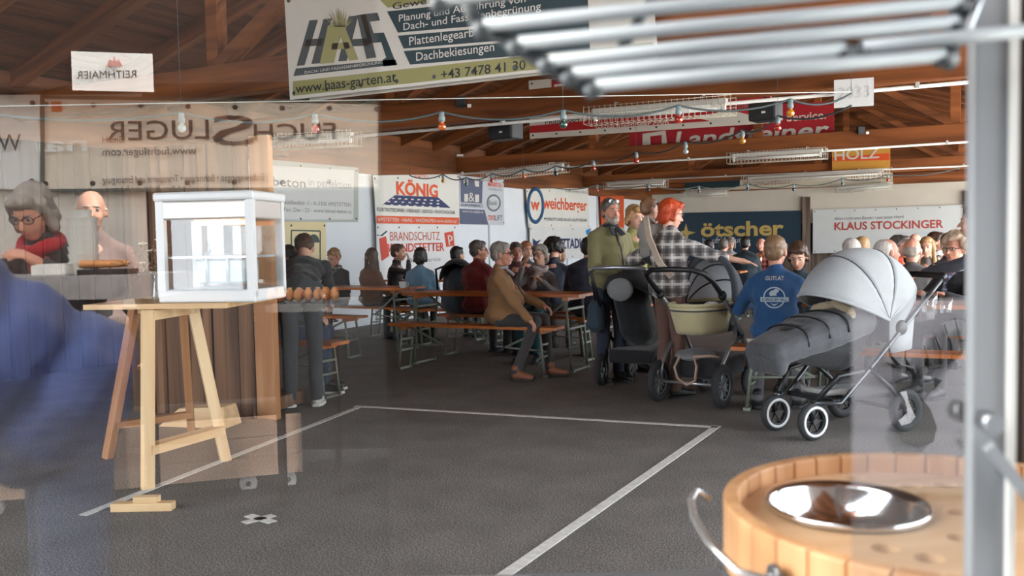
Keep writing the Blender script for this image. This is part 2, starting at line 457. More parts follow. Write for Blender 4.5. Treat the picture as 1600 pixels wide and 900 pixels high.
# ---- festoon strings
cord_m = mat('cord_rubber', (70, 80, 82), .6)
sock_m = mat('socket_plastic', (132, 148, 152), .5)
def bulb_mat(n, c):
    if 'bulb_' + n in MATS: return MATS['bulb_' + n]
    m = mat('bulb_' + n, c, .12); b = m.node_tree.nodes['Principled BSDF']
    b.inputs['Transmission Weight'].default_value = .35; b.inputs['Coat Weight'].default_value = .6
    return m
BC = {'red': (196, 52, 30), 'orange': (226, 104, 26), 'amber': (232, 160, 40), 'green': (52, 92, 80), 'clear': (186, 200, 200), 'blue': (34, 62, 90)}
def string(label, pts, bulbs, s=1.0, wire=None):
    P = [at_d(*p) for p in pts]
    t = thing('festoon_string', label, 'string lights', P[0])
    q = []
    for i in range(len(P) - 1):
        for k in range(8):
            u = k / 8; p = P[i].lerp(P[i + 1], u); p.z -= .06 * s * 4 * u * (1 - u); q.append(p - P[0])
    q.append(P[-1] - P[0])
    MB().tube(q, .008 * s, 6).build('cord', cord_m, t)
    if wire: MB().tube([Vector((0, 0, .012)), P[-1] - P[0] + Vector((0, 0, .012))], .0035, 5).build('support_wire', white_metal, t)
    for p in P[1:-1:3] + P[-1:]:
        zt = ZR - SL * abs(p.x - XRG)
        MB().tube([p - P[0], Vector((p.x, p.y, zt)) - P[0]], .002, 4).build('hanger_wire', cord_m, t)
    for (px, py, dep, colr) in bulbs:
        p = at_d(px, py, dep) - P[0]
        so_ = MB().lathe([(.004, .0), (.020, -.004), (.018, -.03), (.023, -.036), (.022, -.065), (.004, -.066)], 12, p).build('socket', sock_m, t)
        so_.scale = (1, 1, 1)
        bb = MB(); prof = [(.013, -.062)] + [(.0285 * math.sin(a), -.1 + .0285 * math.cos(a)) for a in [R(28 + 15.2 * i) for i in range(11)]]
        bb.lathe(prof, 12, p).build('bulb', bulb_mat(colr, BC[colr]), so_)
string('festoon string of coloured bulbs below the big garden banner', [(-60, 170, 5.4), (283, 176, 5.8), (492, 178, 6.0), (690, 175, 6.2), (880, 172, 6.3), (1060, 165, 6.5), (1235, 155, 6.6), (1330, 146, 6.7)],
       [(283, 176, 5.8, 'clear'), (492, 178, 6.0, 'red'), (690, 175, 6.2, 'orange'), (880, 172, 6.3, 'green'), (1060, 165, 6.5, 'red'), (1235, 155, 6.6, 'amber')], 1, True)
sp = [(1330, 165, 6.9), (1215, 181, 7.6), (1160, 203, 8.2), (1071, 221, 9.0), (994, 237, 9.8), (927, 250, 10.6), (868, 259, 11.4), (818, 264, 12.0), (768, 271, 12.4), (728, 277, 12.8), (692, 272, 13.2), (640, 274, 13.4)]
cs = ['', 'red', 'amber', 'clear', 'red', 'red', 'blue', 'orange', 'red', 'green', 'amber', '']
string('festoon string of bulbs receding from the paper sheet to the wall of banners', sp, [(*p, c) for p, c in zip(sp, cs) if c], 1.0)
sp = [(850, 290, 15.5), (933, 289, 16), (1013, 288, 16.3), (1092, 291, 16.6), (1168, 287, 16.9), (1240, 288, 17), (1316, 279, 17), (1387, 273, 17), (1500, 262, 17)]
cs = ['', 'red', 'blue', 'blue', 'blue', 'blue', 'green', 'red', '']
string('far festoon string with dark blue bulbs over the back tables', sp, [(*p, c) for p, c in zip(sp, cs) if c], 1.2)

# speakers and flood lights on the beams
black_pl = mat('black_plastic', (30, 31, 34), .5)
def speaker(Y, pa, pb, label):
    a, b = at_Y(*pa, Y), at_Y(*pb, Y); w_, h_ = abs(b.x - a.x), abs(a.z - b.z)
    t = thing('loudspeaker', label, 'speaker', ((a.x + b.x) / 2, Y, min(a.z, b.z)), R(-8))
    MB().box((0, 0, h_ / 2), (w_, .22, h_)).build('cabinet', black_pl, t, bevel=.02)
    MB().box((0, -.113, h_ / 2), (w_ * .88, .01, h_ * .84)).build('grille', mat('speaker_grille', (38, 40, 43), .8, bump=.4, bscale=200), t)
    MB().box((.02, -.121, h_ * .36), (.035, .006, .018)).build('badge', white_plastic, t)
    MB().tube([(0, 0, h_ - .02), (0, 0, h_ + .05), (0, -.24, h_ + .08)], .014, 6).build('bracket', black_pl, t)
speaker(8.75, (1174, 158), (1219, 188), 'black loudspeaker hanging next to the red banner with the word Service')
speaker(8.75, (769, 191), (811, 217), 'black loudspeaker in the dim roof beside the white banner edge')
def flood(px, py, Yb, label):
    p = at_Y(px, py, Yb - .11)
    t = thing('flood_light', label, 'lamp', p, YAW)
    MB().box((0, 0, .05), (.11, .06, .1)).build('housing', black_pl, t, bevel=.01)
    MB().box((.13, 0, .0), (.12, .05, .035)).build('junction_box', white_plastic, t)
    MB().bar((0, 0, -.02), (0, 0, .02), .03, .08).build('bracket', black_pl, t)
flood(720, 166, 8.5, 'small black flood light on the beam below the garden banner')
flood(708, 243, 14.5, 'small black flood light above the electrician banner')
flood(1345, 208, 14.5, 'small black flood light on the beam near the sloping rafters')
# paper number sheet on the conduit
fr = at_Y(1334, 145, 8.28)
t = thing('paper_sheet', 'white paper sheet with embossed number hung on the conduit pipe', 'sign', fr, R(8))
MB().box((0, 0, 0), (.32, .004, .24)).build('sheet', mat('paper', (222, 224, 226), .7), t)
text(t, '2033', -.13, .13, -.045, .1, mat('paper_emboss', (203, 206, 210), .7), name='number')
# ================================================================= banners
def tarp(name, c): return mat('tarp_' + name, c, .55, vary=.035, vscale=2.2, bump=.22, bscale=2.6)
eye_m = mat('eyelet_metal', (66, 66, 64), .4, .6)
class Frame:
    """a flat banner in its own plane: reading direction xdir, faces its local -y; loc() turns a sight line into plane coordinates"""
    def __init__(s, origin, xdir, mirrored=False):
        s.o, s.x, s.m = Vector(origin), Vector(xdir).normalized(), mirrored
        s.n = Vector((s.x.y, -s.x.x, 0)); s.rz = math.atan2(s.x.y, s.x.x)
    def loc(s, px, py):
        o, d = EYE.copy(), ray(px, py)
        if s.m: o, d = mir(o), mdir(d)
        t = (s.o - o).dot(s.n) / d.dot(s.n); p = o + d * t
        return ((p - s.o).dot(s.x), p.z - s.o.z)
def banner(name, label, frame, quad, m, cat='banner', eyelets=(5, 2), th=.008):
    """quad = four corners in the plane: tl, tr, br, bl"""
    t = thing(name, label, cat, frame.o, frame.rz)
    nx, nz = 16, 6; vs, fs = [], []
    tl, tr_, br, bl = [Vector((a, 0, b)) for a, b in quad]
    for k in range(2):
        for j in range(nz + 1):
            for i in range(nx + 1):
                u, v = i / nx, j / nz
                p = tl.lerp(tr_, u).lerp(bl.lerp(br, u), v); p.y = k * th
                vs.append(p)
    W_ = nx + 1; O = W_ * (nz + 1)
    for j in range(nz):
        for i in range(nx):
            a = j * W_ + i
            fs.append((a, a + W_, a + W_ + 1, a + 1)); fs.append((O + a, O + a + 1, O + a + W_ + 1, O + a + W_))
    edge = [i for i in range(W_)] + [j * W_ + nx for j in range(1, nz + 1)] + [nz * W_ + i for i in range(nx - 1, -1, -1)] + [j * W_ for j in range(nz - 1, 0, -1)]
    for a, b in zip(edge, edge[1:] + edge[:1]): fs.append((a, b, b + O, a + O))
    MB().add(vs, fs).build('sheet', m, t)
    if eyelets:
        em = MB().cyl((0, -.003, 0), (0, .003, 0), .016, n=10).mesh('eyelet', eye_m)
        ne, mrg = eyelets[0], .05
        for i in range(ne):
            u = i / (ne - 1)
            for A, B, s_ in ((tl, tr_, -mrg), (bl, br, mrg)):
                o = bpy.data.objects.new('eyelet', em); COL.objects.link(o); o.parent = t
                p = A.lerp(B, u * .97 + .015); o.location = (p.x, -.002, p.z + s_)
    return t
def patch(t, quad, m, name='printed_panel', y=-.003):
    return MB().poly([q for q in quad], .002, off=(0, y, 0)).build(name, m, t)
def tx(t, fr, s, pl, pr, hpx, m, **k):
    """text whose baseline runs between two sight lines, cap height hpx (in the picture, at its start)"""
    a, b = fr.loc(*pl), fr.loc(*pr); c = fr.loc(pl[0], pl[1] - hpx)
    if fr.m: pass
    text(t, s, a[0], b[0], (a[1] + b[1]) / 2, abs(c[1] - a[1]), m, **k)
def quadpx(fr, *pts): return [fr.loc(*p) for p in pts]
ink = lambda n, c: mat('ink_' + n, c, .55)
white_t = tarp('white', (214, 208, 198)); 
I_dark, I_black, I_white = ink('petrol', (28, 52, 58)), ink('black', (22, 24, 26)), ink('white', (212, 208, 200))
I_olive, I_red, I_orange, I_grey, I_blue, I_navy = ink('olive', (152, 146, 88)), ink('red', (176, 30, 34)), ink('orange', (218, 84, 36)), ink('grey', (120, 124, 128)), ink('blue', (44, 86, 126)), ink('navy', (30, 44, 92))
I_steel, I_gold, I_lgrey, I_yel = ink('steel', (86, 92, 118)), ink('gold', (190, 162, 92)), ink('light_grey', (196, 200, 206)), ink('yellow', (222, 168, 50))

# --- garden banner on the first truss
fr = Frame((0, 5.66, 2.2), (1, 0, 0))
Q = quadpx(fr, (444, -8), (1015, -70), (1028, 92), (453, 156))
t = banner('garden_banner', 'large white banner with dark letters and olive strip hung on the first truss', fr, Q, white_t, eyelets=(10, 2))
def px_poly(t, fr, pts, m, name='printed_panel', y=-.003): return patch(t, quadpx(fr, *pts), m, name, y)
px_poly(t, fr, [(458, 127), (1020, 66), (1026, 88), (458, 150)], I_olive)
for a, b, c, d in (((605, 18), (918, -16), (920, 26), (622, 51)), ((622, 56), (920, 30), (921, 52), (631, 76)), ((631, 80), (921, 56), (922, 78), (641, 101))):
    px_poly(t, fr, [a, b, c, d], I_dark)
px_poly(t, fr, [(592, -2), (780, -24), (782, -10), (606, 12)], I_olive)
# the logo letters: slanted block shapes
def P(*pts, m=I_dark, y=-.004): px_poly(t, fr, pts, m, 'logo', y)
P((484, 32), (497, 31), (476, 102), (464, 103)); P((506, 30), (519, 29), (500, 99), (487, 100)); P((479, 62), (506, 60), (503, 71), (476, 73))
P((513, 40), (537, 36), (560, 93), (546, 95), (532, 56), (522, 98), (500, 100), m=I_olive, y=-.0045); P((520, 68), (545, 66), (547, 76), (518, 78), m=I_olive, y=-.0045)
P((545, 26), (560, 24), (542, 95), (529, 96)); P((558, 24), (572, 22), (588, 90), (573, 92)); P((547, 62), (576, 60), (578, 71), (545, 73))
P((563, 23), (590, 20), (594, 32), (578, 34), (584, 52), (600, 51), (620, 102), (600, 104), (598, 94), (604, 90), (596, 66), (576, 68))
P((463, 107), (618, 93), (621, 101), (459, 119))
random.seed(3)
for k in range(16):
    x0 = 524 + k * 1.1; x1 = 508 + k * 2.9 + random.uniform(-3, 3); y1 = 8 + abs(k - 7) * 2 + random.uniform(0, 7)
    P((x0 - 1.2, 42), (x1, y1), (x0 + 1.2, 42), m=I_olive, y=-.005)
tx(t, fr, 'DACH- UND FASSADENBEGRÜNUNG', (477, 113), (599, 102), 5, I_white, y=-.007)
tx(t, fr, 'www.haas-garten.at', (463, 144), (620, 130), 15, I_black, bold=.006)
tx(t, fr, '+43 7478 41 30', (690, 122), (822, 110), 14, I_black, bold=.006)
tx(t, fr, 'Dachbekiesungen', (651, 93), (773, 82), 13, I_white, bold=.006)
tx(t, fr, 'Plattenlegearbeiten', (640, 68), (779, 55), 13, I_white, bold=.006)
tx(t, fr, 'Dach- und Fassadenbegrünung', (631, 42), (846, 21), 11, I_white, bold=.006)
tx(t, fr, 'Planung und Ausführung von', (624, 29), (822, 9), 11, I_white, bold=.006)
tx(t, fr, 'Gewerbe', (614, 13), (700, 3), 10, I_black, bold=.006)
px_poly(t, fr, [(926, -30), (1014, -40), (1018, 46), (930, 54)], I_white, y=-.004)
# lower white edge of a second banner behind it
fr2 = Frame((0, 5.74, 2.2), (1, 0, 0))
banner('banner_edge', 'plain white banner whose lower edge shows under the garden banner', fr2, quadpx(fr2, (480, 120), (1024, 70), (1026, 97), (484, 158)), white_t, eyelets=(9, 2))

# --- white and red banner on the third truss
fr = Frame((0, 12.6, 2.4), (1, 0, 0))
Q = quadpx(fr, (826, 126), (1204, 94), (1207, 192), (828, 217))
t = banner('transport_banner', 'white banner with broad red stripe and web address above the festoon bulbs', fr, Q, white_t, eyelets=(10, 2))
px_poly(t, fr, [(828, 197), (1205, 162), (1205, 183), (828, 214 - 6)], I_red)
px_poly(t, fr, [(1080, 180), (1150, 152), (1203, 146), (1205, 178), (1130, 187)], I_red, y=-.004)
px_poly(t, fr, [(1085, 183), (1140, 172), (1200, 186), (1120, 192)], I_white, y=-.005)
px_poly(t, fr, [(862, 124), (888, 122), (889, 149), (862, 151)], I_red, y=-.004); px_poly(t, fr, [(891, 122), (914, 120), (915, 147), (891, 149)], I_dark, y=-.004)
px_poly(t, fr, [(866, 132), (884, 130), (886, 146), (866, 147)], I_white, y=-.005); px_poly(t, fr, [(868, 138), (883, 137), (883, 143), (868, 144)], I_black, y=-.006)
tx(t, fr, 'MOTO', (894, 142), (912, 140), 7, I_red, y=-.006)
tx(t, fr, 'Mobil 0664 / 20 07', (852, 194), (945, 187), 9, I_black)
tx(t, fr, 'www.fuerlinger.com', (931, 205), (1045, 195), 9, I_white, y=-.008, bold=.01)
tx(t, fr, 'ROBERT', (1146, 171), (1190, 166), 6, I_grey, y=-.008)
# --- red banner behind it
fr = Frame((0, 14.66, 2.4), (1, 0, 0))
red_t = tarp('red', (168, 28, 40))
Q = quadpx(fr, (982, 176), (1303, 158), (1303, 230), (984, 252))
t = banner('service_banner', 'red banner with big white letters half hidden behind the second roof beam', fr, Q, red_t, eyelets=(7, 2))
tx(t, fr, 'Landsteiner', (1054, 230), (1296, 214), 24, I_white, bold=.02, shear=.15)
tx(t, fr, 'Ihr Partner Service.', (1140, 197), (1291, 185), 12, I_white, bold=.012)
px_poly(t, fr, [(1004, 209), (1040, 204), (1044, 238), (1004, 240)], I_white, y=-.004)
px_poly(t, fr, [(1016, 213), (1034, 211), (1034, 236), (1018, 238)], red_t, y=-.006)
# --- HOLZ strip
fr = Frame((0, 20.3, 2.6), (1, 0, 0))
Q = quadpx(fr, (1300, 236), (1391, 231), (1391, 262), (1300, 266))
t = banner('timber_banner', 'small yellow and orange banner strip with the word HOLZ above a beam', fr, Q, tarp('ochre', (206, 150, 60)), eyelets=None)
px_poly(t, fr, [(1301, 246), (1390, 239), (1390, 250), (1301, 252)], I_orange)
tx(t, fr, 'HOLZ', (1304, 251), (1374, 246), 16, I_white, bold=.01)
fr = Frame((0, 25.05, 2.6), (1, 0, 0))
Q = quadpx(fr, (1070, 281), (1395, 266), (1395, 288), (1070, 299))
t = banner('market_banner', 'pale banner strip with thin brown lettering under the roof', fr, Q, tarp('sand', (196, 186, 166)), eyelets=None)
px_poly(t, fr, [(1070, 281.5), (1156, 277), (1156, 292), (1070, 296)], I_dark)
tx(t, fr, 'HOLZFACHMARKT', (1161, 291), (1235, 287), 7, ink('brown', (120, 64, 44)))
tx(t, fr, '0533 6300', (1330, 282), (1392, 279), 7, ink('brown', (120, 64, 44)))

# --- banners on the white side wall
WX = XL + .06
fr = Frame((WX, 10, 1.2), (0, 1, 0))
Q = quadpx(fr, (300, 238), (560, 262), (560, 347), (300, 348))
t = banner('concrete_banner', 'pale grey framed banner with thin dark lettering beside the plank hut', fr, Q, tarp('grey', (176, 180, 172)), eyelets=(6, 2))
px_poly(t, fr, [(302, 252), (553, 266), (552, 343), (302, 343)], tarp('offwhite', (214, 214, 212)))
tx(t, fr, 'bau & beton', (360, 288), (477, 291), 15, ink('mid_grey', (104, 104, 106)), bold=.008)
tx(t, fr, 'in perfektion', (482, 291), (548, 295), 13, ink('soft_grey', (164, 164, 166)))
tx(t, fr, 'Josef LEHNER e.U. - Südlandstr. 1 - A-3300 AMSTETTEN', (372, 317), (548, 322), 7, I_grey)
tx(t, fr, 'Tel. 07473 603 - 0 - Fax. Dw - 22 - www.lehner-beton.at', (372, 329), (549, 333), 7, I_grey)
fr = Frame((WX + .01, 10, 1.2), (0, 1, 0))
Q = quadpx(fr, (330, 346), (509, 347), (510, 432), (330, 440))
t = banner('yellow_banner', 'pale yellow banner with two dark figures in a square frame', fr, Q, tarp('yellow', (226, 208, 158)), eyelets=(4, 2))
for a, b in (((455, 360), (500, 361)), ((500, 361), (500, 428)), ((455, 360), (455, 426))):
    p, q = fr.loc(*a), fr.loc(*b)
    MB().bar((p[0], -.004, p[1]), (q[0], -.004, q[1]), .004, .02, (0, 0, 1) if a[1] + 5 > b[1] else (1, 0, 0)).build('logo', I_dark, t)
for c in (468, 490):
    pts = [(c + 9 * math.cos(a), 379 - 13 * math.sin(a)) for a in [math.pi * i / 10 for i in range(11)]]
    px_poly(t, fr, pts, I_dark, 'logo', -.004)
px_poly(t, fr, [(478, 396), (487, 402), (500, 424), (494, 428), (473, 404)], I_dark, 'logo', -.004)
px_poly(t, fr, [(432, 369), (436, 369), (436, 392), (432, 392)], I_dark, 'logo', -.004)
tx(t, fr, 'work', (416, 392), (444, 392), 10, I_dark, bold=.01)
# electrician
fr = Frame((WX, 14, 1.2), (0, 1, 0))
Q = quadpx(fr, (583, 274), (717, 272), (718, 351), (588, 350))
t = banner('electric_banner', 'white banner with orange capitals over a blue solar panel picture', fr, Q, tarp('white2', (222, 220, 212)), eyelets=(5, 2))
tx(t, fr, 'KÖNIG', (619, 303), (684, 308), 25, I_orange, bold=.035)
tx(t, fr, 'ELEKTRO', (648, 277), (668, 278), 5, I_orange)
px_poly(t, fr, [(617, 305), (684, 308), (704, 325), (597, 320)], I_navy, 'logo')
for i in range(8):
    for j in range(3):
        x, y = 612 + i * 10 - j * 3 + (i - 4) * j, 309 + j * 5 + i * .5
        px_poly(t, fr, [(x, y), (x + 4, y), (x + 4, y + 2), (x, y + 2)], I_white, 'solar_cell', -.006)
tx(t, fr, 'ELEKTROTECHNIK - VERKAUF - SERVICE - PHOTOVOLTAIK', (589, 331), (711, 334), 6, I_black)
px_poly(t, fr, [(588, 337), (717, 340), (717, 351), (588, 349)], I_orange)
tx(t, fr, 'AMSTETTEN - HAAG - WAIDHOFEN www.elektro.at', (590, 346), (713, 348), 6, I_white)
fr = Frame((WX + .01, 14, 1.2), (0, 1, 0))
Q = quadpx(fr, (588, 350.5), (712, 351), (712, 440), (590, 440))
t = banner('fire_banner', 'white banner with red outlined capitals and a fire extinguisher drawing', fr, Q, tarp('white3', (224, 224, 222)), eyelets=(5, 2))
tx(t, fr, 'BRANDSCHUTZ', (609, 375), (687, 376), 14, ink('rust', (196, 92, 66)))
tx(t, fr, 'BRANDSTETTER', (602, 393), (694, 393), 14, ink('scarlet', (206, 66, 40)), bold=.02)
tx(t, fr, 'Ihr Prüfservice', (640, 409), (688, 409), 7, I_grey)
px_poly(t, fr, [(592, 373), (603, 369), (608, 400), (596, 408)], ink('scarlet', (206, 66, 40)), 'logo')
px_poly(t, fr, [(594, 368), (604, 360), (605, 362), (597, 369), (589, 368), (589, 366)], I_dark, 'logo')
px_poly(t, fr, [(694, 364), (708, 361), (710, 384), (697, 386)], ink('scarlet', (206, 66, 40)), 'logo')
for q in ([(699, 368), (701, 368), (703, 383), (701, 383)], [(701, 367), (706, 369), (707, 375), (703, 377), (702, 375), (705, 374), (704, 370), (701, 369)]):
    px_poly(t, fr, q, I_white, 'logo', -.006)
# forklift service
fr = Frame((WX, 17, 1.2), (0, 1, 0))
Q = quadpx(fr, (718, 274), (787, 281), (788, 352), (718, 350))
t = banner('forklift_banner', 'grey and violet banner with a big white H and small round emblem', fr, Q, tarp('silver', (196, 200, 206)), eyelets=(3, 2))
px_poly(t, fr, [(719, 279), (754, 282), (753, 318), (720, 316)], I_steel)
for q in ([(724, 281), (731, 281), (731, 290), (725, 290)], [(741, 282), (748, 283), (748, 292), (742, 291)], [(725, 303), (731, 303), (731, 315), (725, 315)], [(742, 304), (748, 304), (748, 316), (742, 316)]):
    px_poly(t, fr, q, I_white, 'logo', -.006)
tx(t, fr, '&', (732, 315), (741, 315), 14, I_white, y=-.008)
tx(t, fr, 'STAPLERSERVICE', (720, 323), (754, 324), 5, I_navy)
px_poly(t, fr, [(717.5, 326), (757, 328), (763, 351), (718, 350)], I_steel)
tx(t, fr, 'www.hh-stapler.at', (722, 332), (755, 333), 4, I_white)
tx(t, fr, 'MANITOU', (762, 291), (784, 293), 7, I_orange, bold=.02)
tx(t, fr, 'HANDLING', (763, 297), (784, 298), 3, I_grey)
tx(t, fr, 'Baoli', (763, 320), (776, 321), 8, I_grey)
def ring(t, fr, c, rx, ry, wdt, m, y=-.004):
    pts = []
    for i in range(29):
        a = 2 * math.pi * i / 28; p = fr.loc(c[0] + rx * math.cos(a), c[1] - ry * math.sin(a)); pts.append((p[0], y, p[1]))
    MB().tube(pts[:-1], wdt, 5, True).build('logo', m, t)
ring(t, fr, (771, 317), 10, 12, .02, I_grey)
tx(t, fr, 'OXO', (762, 344), (773, 344), 8, I_orange, bold=.02); tx(t, fr, 'LIFT', (773, 344), (785, 345), 8, I_black)
# bicycle shop
fr = Frame((WX, 20, 1.2), (0, 1, 0))
Q = quadpx(fr, (822, 295), (919, 294), (921, 356), (826, 355))
t = banner('mobility_banner', 'white banner with orange lettering beside a dark blue ring emblem', fr, Q, tarp('white4', (218, 216, 208)), eyelets=(4, 2))
tx(t, fr, 'weichberger', (848, 325), (917, 330), 19, I_orange, bold=.02)
ring(t, fr, (836, 321), 11.5, 26, .045, I_blue)
tx(t, fr, 'W', (829, 328), (843, 328), 13, I_orange, bold=.05)
tx(t, fr, 'MOBILITY UND ALLES LÄUFT BESSER', (850, 345), (917, 346), 6, I_dark)
tx(t, fr, 'WEIKER FAHRRAD SERVICE', (882, 301), (918, 302), 4, I_grey)
fr = Frame((WX + .01, 20, 1.2), (0, 1, 0))
Q = quadpx(fr, (828, 354), (924, 355), (924, 404), (828, 404))
t = banner('town_banner', 'white banner with dark blue capitals under the ring emblem banner', fr, Q, tarp('white5', (212, 212, 208)), eyelets=(4, 2))
tx(t, fr, 'BEZTADL', (866, 388), (910, 388), 16, I_navy, bold=.03)
px_poly(t, fr, [(832, 372), (838, 377), (846, 374), (840, 381), (833, 386)], I_navy, 'logo')
px_poly(t, fr, [(915, 360), (922, 357), (922, 368), (916, 366)], ink('azure', (40, 128, 190)), 'logo')
fr = Frame((WX, 24, 1.2), (0, 1, 0))
banner('orange_banner', 'orange banner at the far end of the white wall behind the bearded man', fr, quadpx(fr, (938, 307), (975, 306), (975, 356), (940, 356)), tarp('orange', (206, 84, 40)), eyelets=None)

# --- back wall
fr = Frame((0, YB - .03, 1.2), (1, 0, 0))
Q = quadpx(fr, (1040, 333), (1252, 329), (1252, 404), (1040, 408))
t = banner('blue_banner', 'dark blue banner with golden lettering on the back wall', fr, Q, tarp('blue', (22, 50, 66)), eyelets=(6, 2))
tx(t, fr, 'ötscher', (1095, 369), (1225, 367), 22, I_gold, bold=.03)
tx(t, fr, 'berufskleidung', (1098, 380), (1165, 379), 9, I_lgrey)
px_poly(t, fr, [(1072, 349), (1075, 361), (1087, 363), (1076, 367), (1074, 374), (1069, 366), (1058, 364), (1069, 360)], I_gold, 'logo')
Q = quadpx(fr, (1270, 328), (1507, 320), (1507, 390), (1270, 396))
t = banner('builder_banner', 'white banner with red capital lettering on the back wall', fr, Q, tarp('white6', (206, 208, 206)), eyelets=(8, 2))
tx(t, fr, 'KLAUS STOCKINGER', (1304, 360), (1474, 355), 12, ink('brick_red', (178, 62, 46)), bold=.02)
tx(t, fr, 'Alles rund ums Bauen - aus einer Hand', (1304, 344), (1412, 341), 5, I_grey)
tx(t, fr, 'Familie Stockinger 3300', (1402, 368), (1474, 363), 4, I_lgrey)
pp = MB().box((0, 0, 1.2), (.2, .14, 2.3)).mesh('wall_post', grey_plank)
for px in (1260, 1513, 1030):
    o = bpy.data.objects.new('pillar', pp); COL.objects.link(o); tag(o, kind='structure'); q = at_Y(px, 360, YB); o.location = (q.x, YB - .0, 0)
# ================================================================= people
def live(o, vox, smooth=3, dec=0.0, disp=0.0, dscale=.12):
    m = o.modifiers.new('join', 'REMESH'); m.mode = 'VOXEL'; m.voxel_size = vox; m.use_smooth_shade = True
    if disp:
        tn = 'folds_%.2f' % dscale
        tt = bpy.data.textures.get(tn) or bpy.data.textures.new(tn, 'CLOUDS'); tt.noise_scale = dscale; tt.noise_depth = 2
        d = o.modifiers.new('folds', 'DISPLACE'); d.texture = tt; d.strength = disp; d.mid_level = .5; d.texture_coords = 'LOCAL'
    s = o.modifiers.new('smooth', 'SMOOTH'); s.factor = .5; s.iterations = smooth
    if dec:
        q = o.modifiers.new('decimate', 'DECIMATE'); q.ratio = dec; q.use_collapse_triangulate = True
    return o
def skin(n, c): return mat('skin_' + n, c, .55, vary=.06, vscale=14)
SK = [skin('fair', (214, 164, 140)), skin('ruddy', (206, 146, 122)), skin('tan', (190, 132, 106))]
def cloth(n, c, rough=.85, bump=.35, bs=90, vary=.07): return mat('cloth_' + n, c, rough, vary=vary, vscale=5, bump=bump, bscale=bs, sheen=.15)
def hairm(n, c): return mat('hair_' + n, c, .5, vary=.22, vscale=26, bump=.6, bscale=60, stretch=(1, 1, .35))
H_grey, H_white, H_dark, H_brown, H_blond, H_red, H_salt = hairm('grey', (142, 134, 126)), hairm('white', (206, 200, 192)), hairm('dark', (34, 28, 26)), hairm('brown', (78, 54, 40)), hairm('blond', (176, 138, 92)), hairm('red', (176, 62, 20)), hairm('salt', (98, 90, 84))
eye_w, lip_m, iris_m = mat('eye_white', (196, 186, 178), .25), mat('lips', (168, 96, 86), .5), mat('iris', (46, 34, 28), .2)
frame_m, lens_m = mat('spectacle_frame', (34, 32, 34), .3), glass('spectacle_lens', .12, (.86, .88, .9))
C_black, C_jeans, C_dark = cloth('black', (30, 31, 34)), cloth('jeans', (44, 58, 80)), cloth('charcoal', (52, 52, 54))
shoe_black, sole_white = mat('shoe_black', (30, 30, 32), .5), mat('sole_white', (214, 212, 206), .6)
def rotm(yaw, pitch=0, roll=0):
    return Matrix.Rotation(yaw, 3, 'Z') @ Matrix.Rotation(pitch, 3, 'X') @ Matrix.Rotation(roll, 3, 'Y')
def ik(a, b, l1, l2, hint):
    a, b = Vector(a), Vector(b); d = b - a; L_ = d.length
    if L_ > (l1 + l2) * .995: b = a + d * ((l1 + l2) * .995 / L_); d = b - a; L_ = d.length
    x = (l1 * l1 - l2 * l2 + L_ * L_) / (2 * L_); h = math.sqrt(max(l1 * l1 - x * x, 0))
    n = d.normalized(); hv = Vector(hint); hv = hv - n * hv.dot(n)
    if hv.length < 1e-5: hv = n.orthogonal()
    return a + n * x + hv.normalized() * h, b
def hand(mb, w_, f, n, thumb, s=1.0, curl=35, fr=.0088):
    """palm, four unequal bent fingers and a thumb from the palm's side; f points along the fingers, n out of the palm"""
    f, n = Vector(f).normalized(), Vector(n); n = (n - f * n.dot(f)).normalized(); t = f.cross(n) * thumb
    M = Matrix((t, f, n)).transposed()
    mb.ell(w_ + f * .052 * s, (.041 * s, .056 * s, .017 * s), M, 10, 6)
    mb.cap(w_ - f * .01, w_ + f * .03 * s, .026 * s, .03 * s, 8)
    for off, l, ba in ((.031, .066, .09), (.0105, .077, .097), (-.0105, .071, .094), (-.031, .055, .084)):
        p = w_ + f * ba * s + t * off * s
        a1, a2 = R(curl), R(curl * 2.1)
        q = p + (f * math.cos(a1) + n * math.sin(a1) + t * off * 2) * l * .55 * s
        e = q + (f * math.cos(a2) + n * math.sin(a2)) * l * .5 * s
        mb.cap(p, q, fr * s * 1.05, fr * s, 7); mb.cap(q, e, fr * s, fr * s * .85, 7)
    b0 = w_ + f * .03 * s + t * .032 * s
    b1 = b0 + (t * .8 + f * .65 + n * .25) * .036 * s; b2 = b1 + (f * .9 + t * .2 + n * .4) * .03 * s
    mb.cap(b0, b1, .0125 * s, .0105 * s, 7); mb.cap(b1, b2, .0105 * s, .0085 * s, 7)
NP = [0]
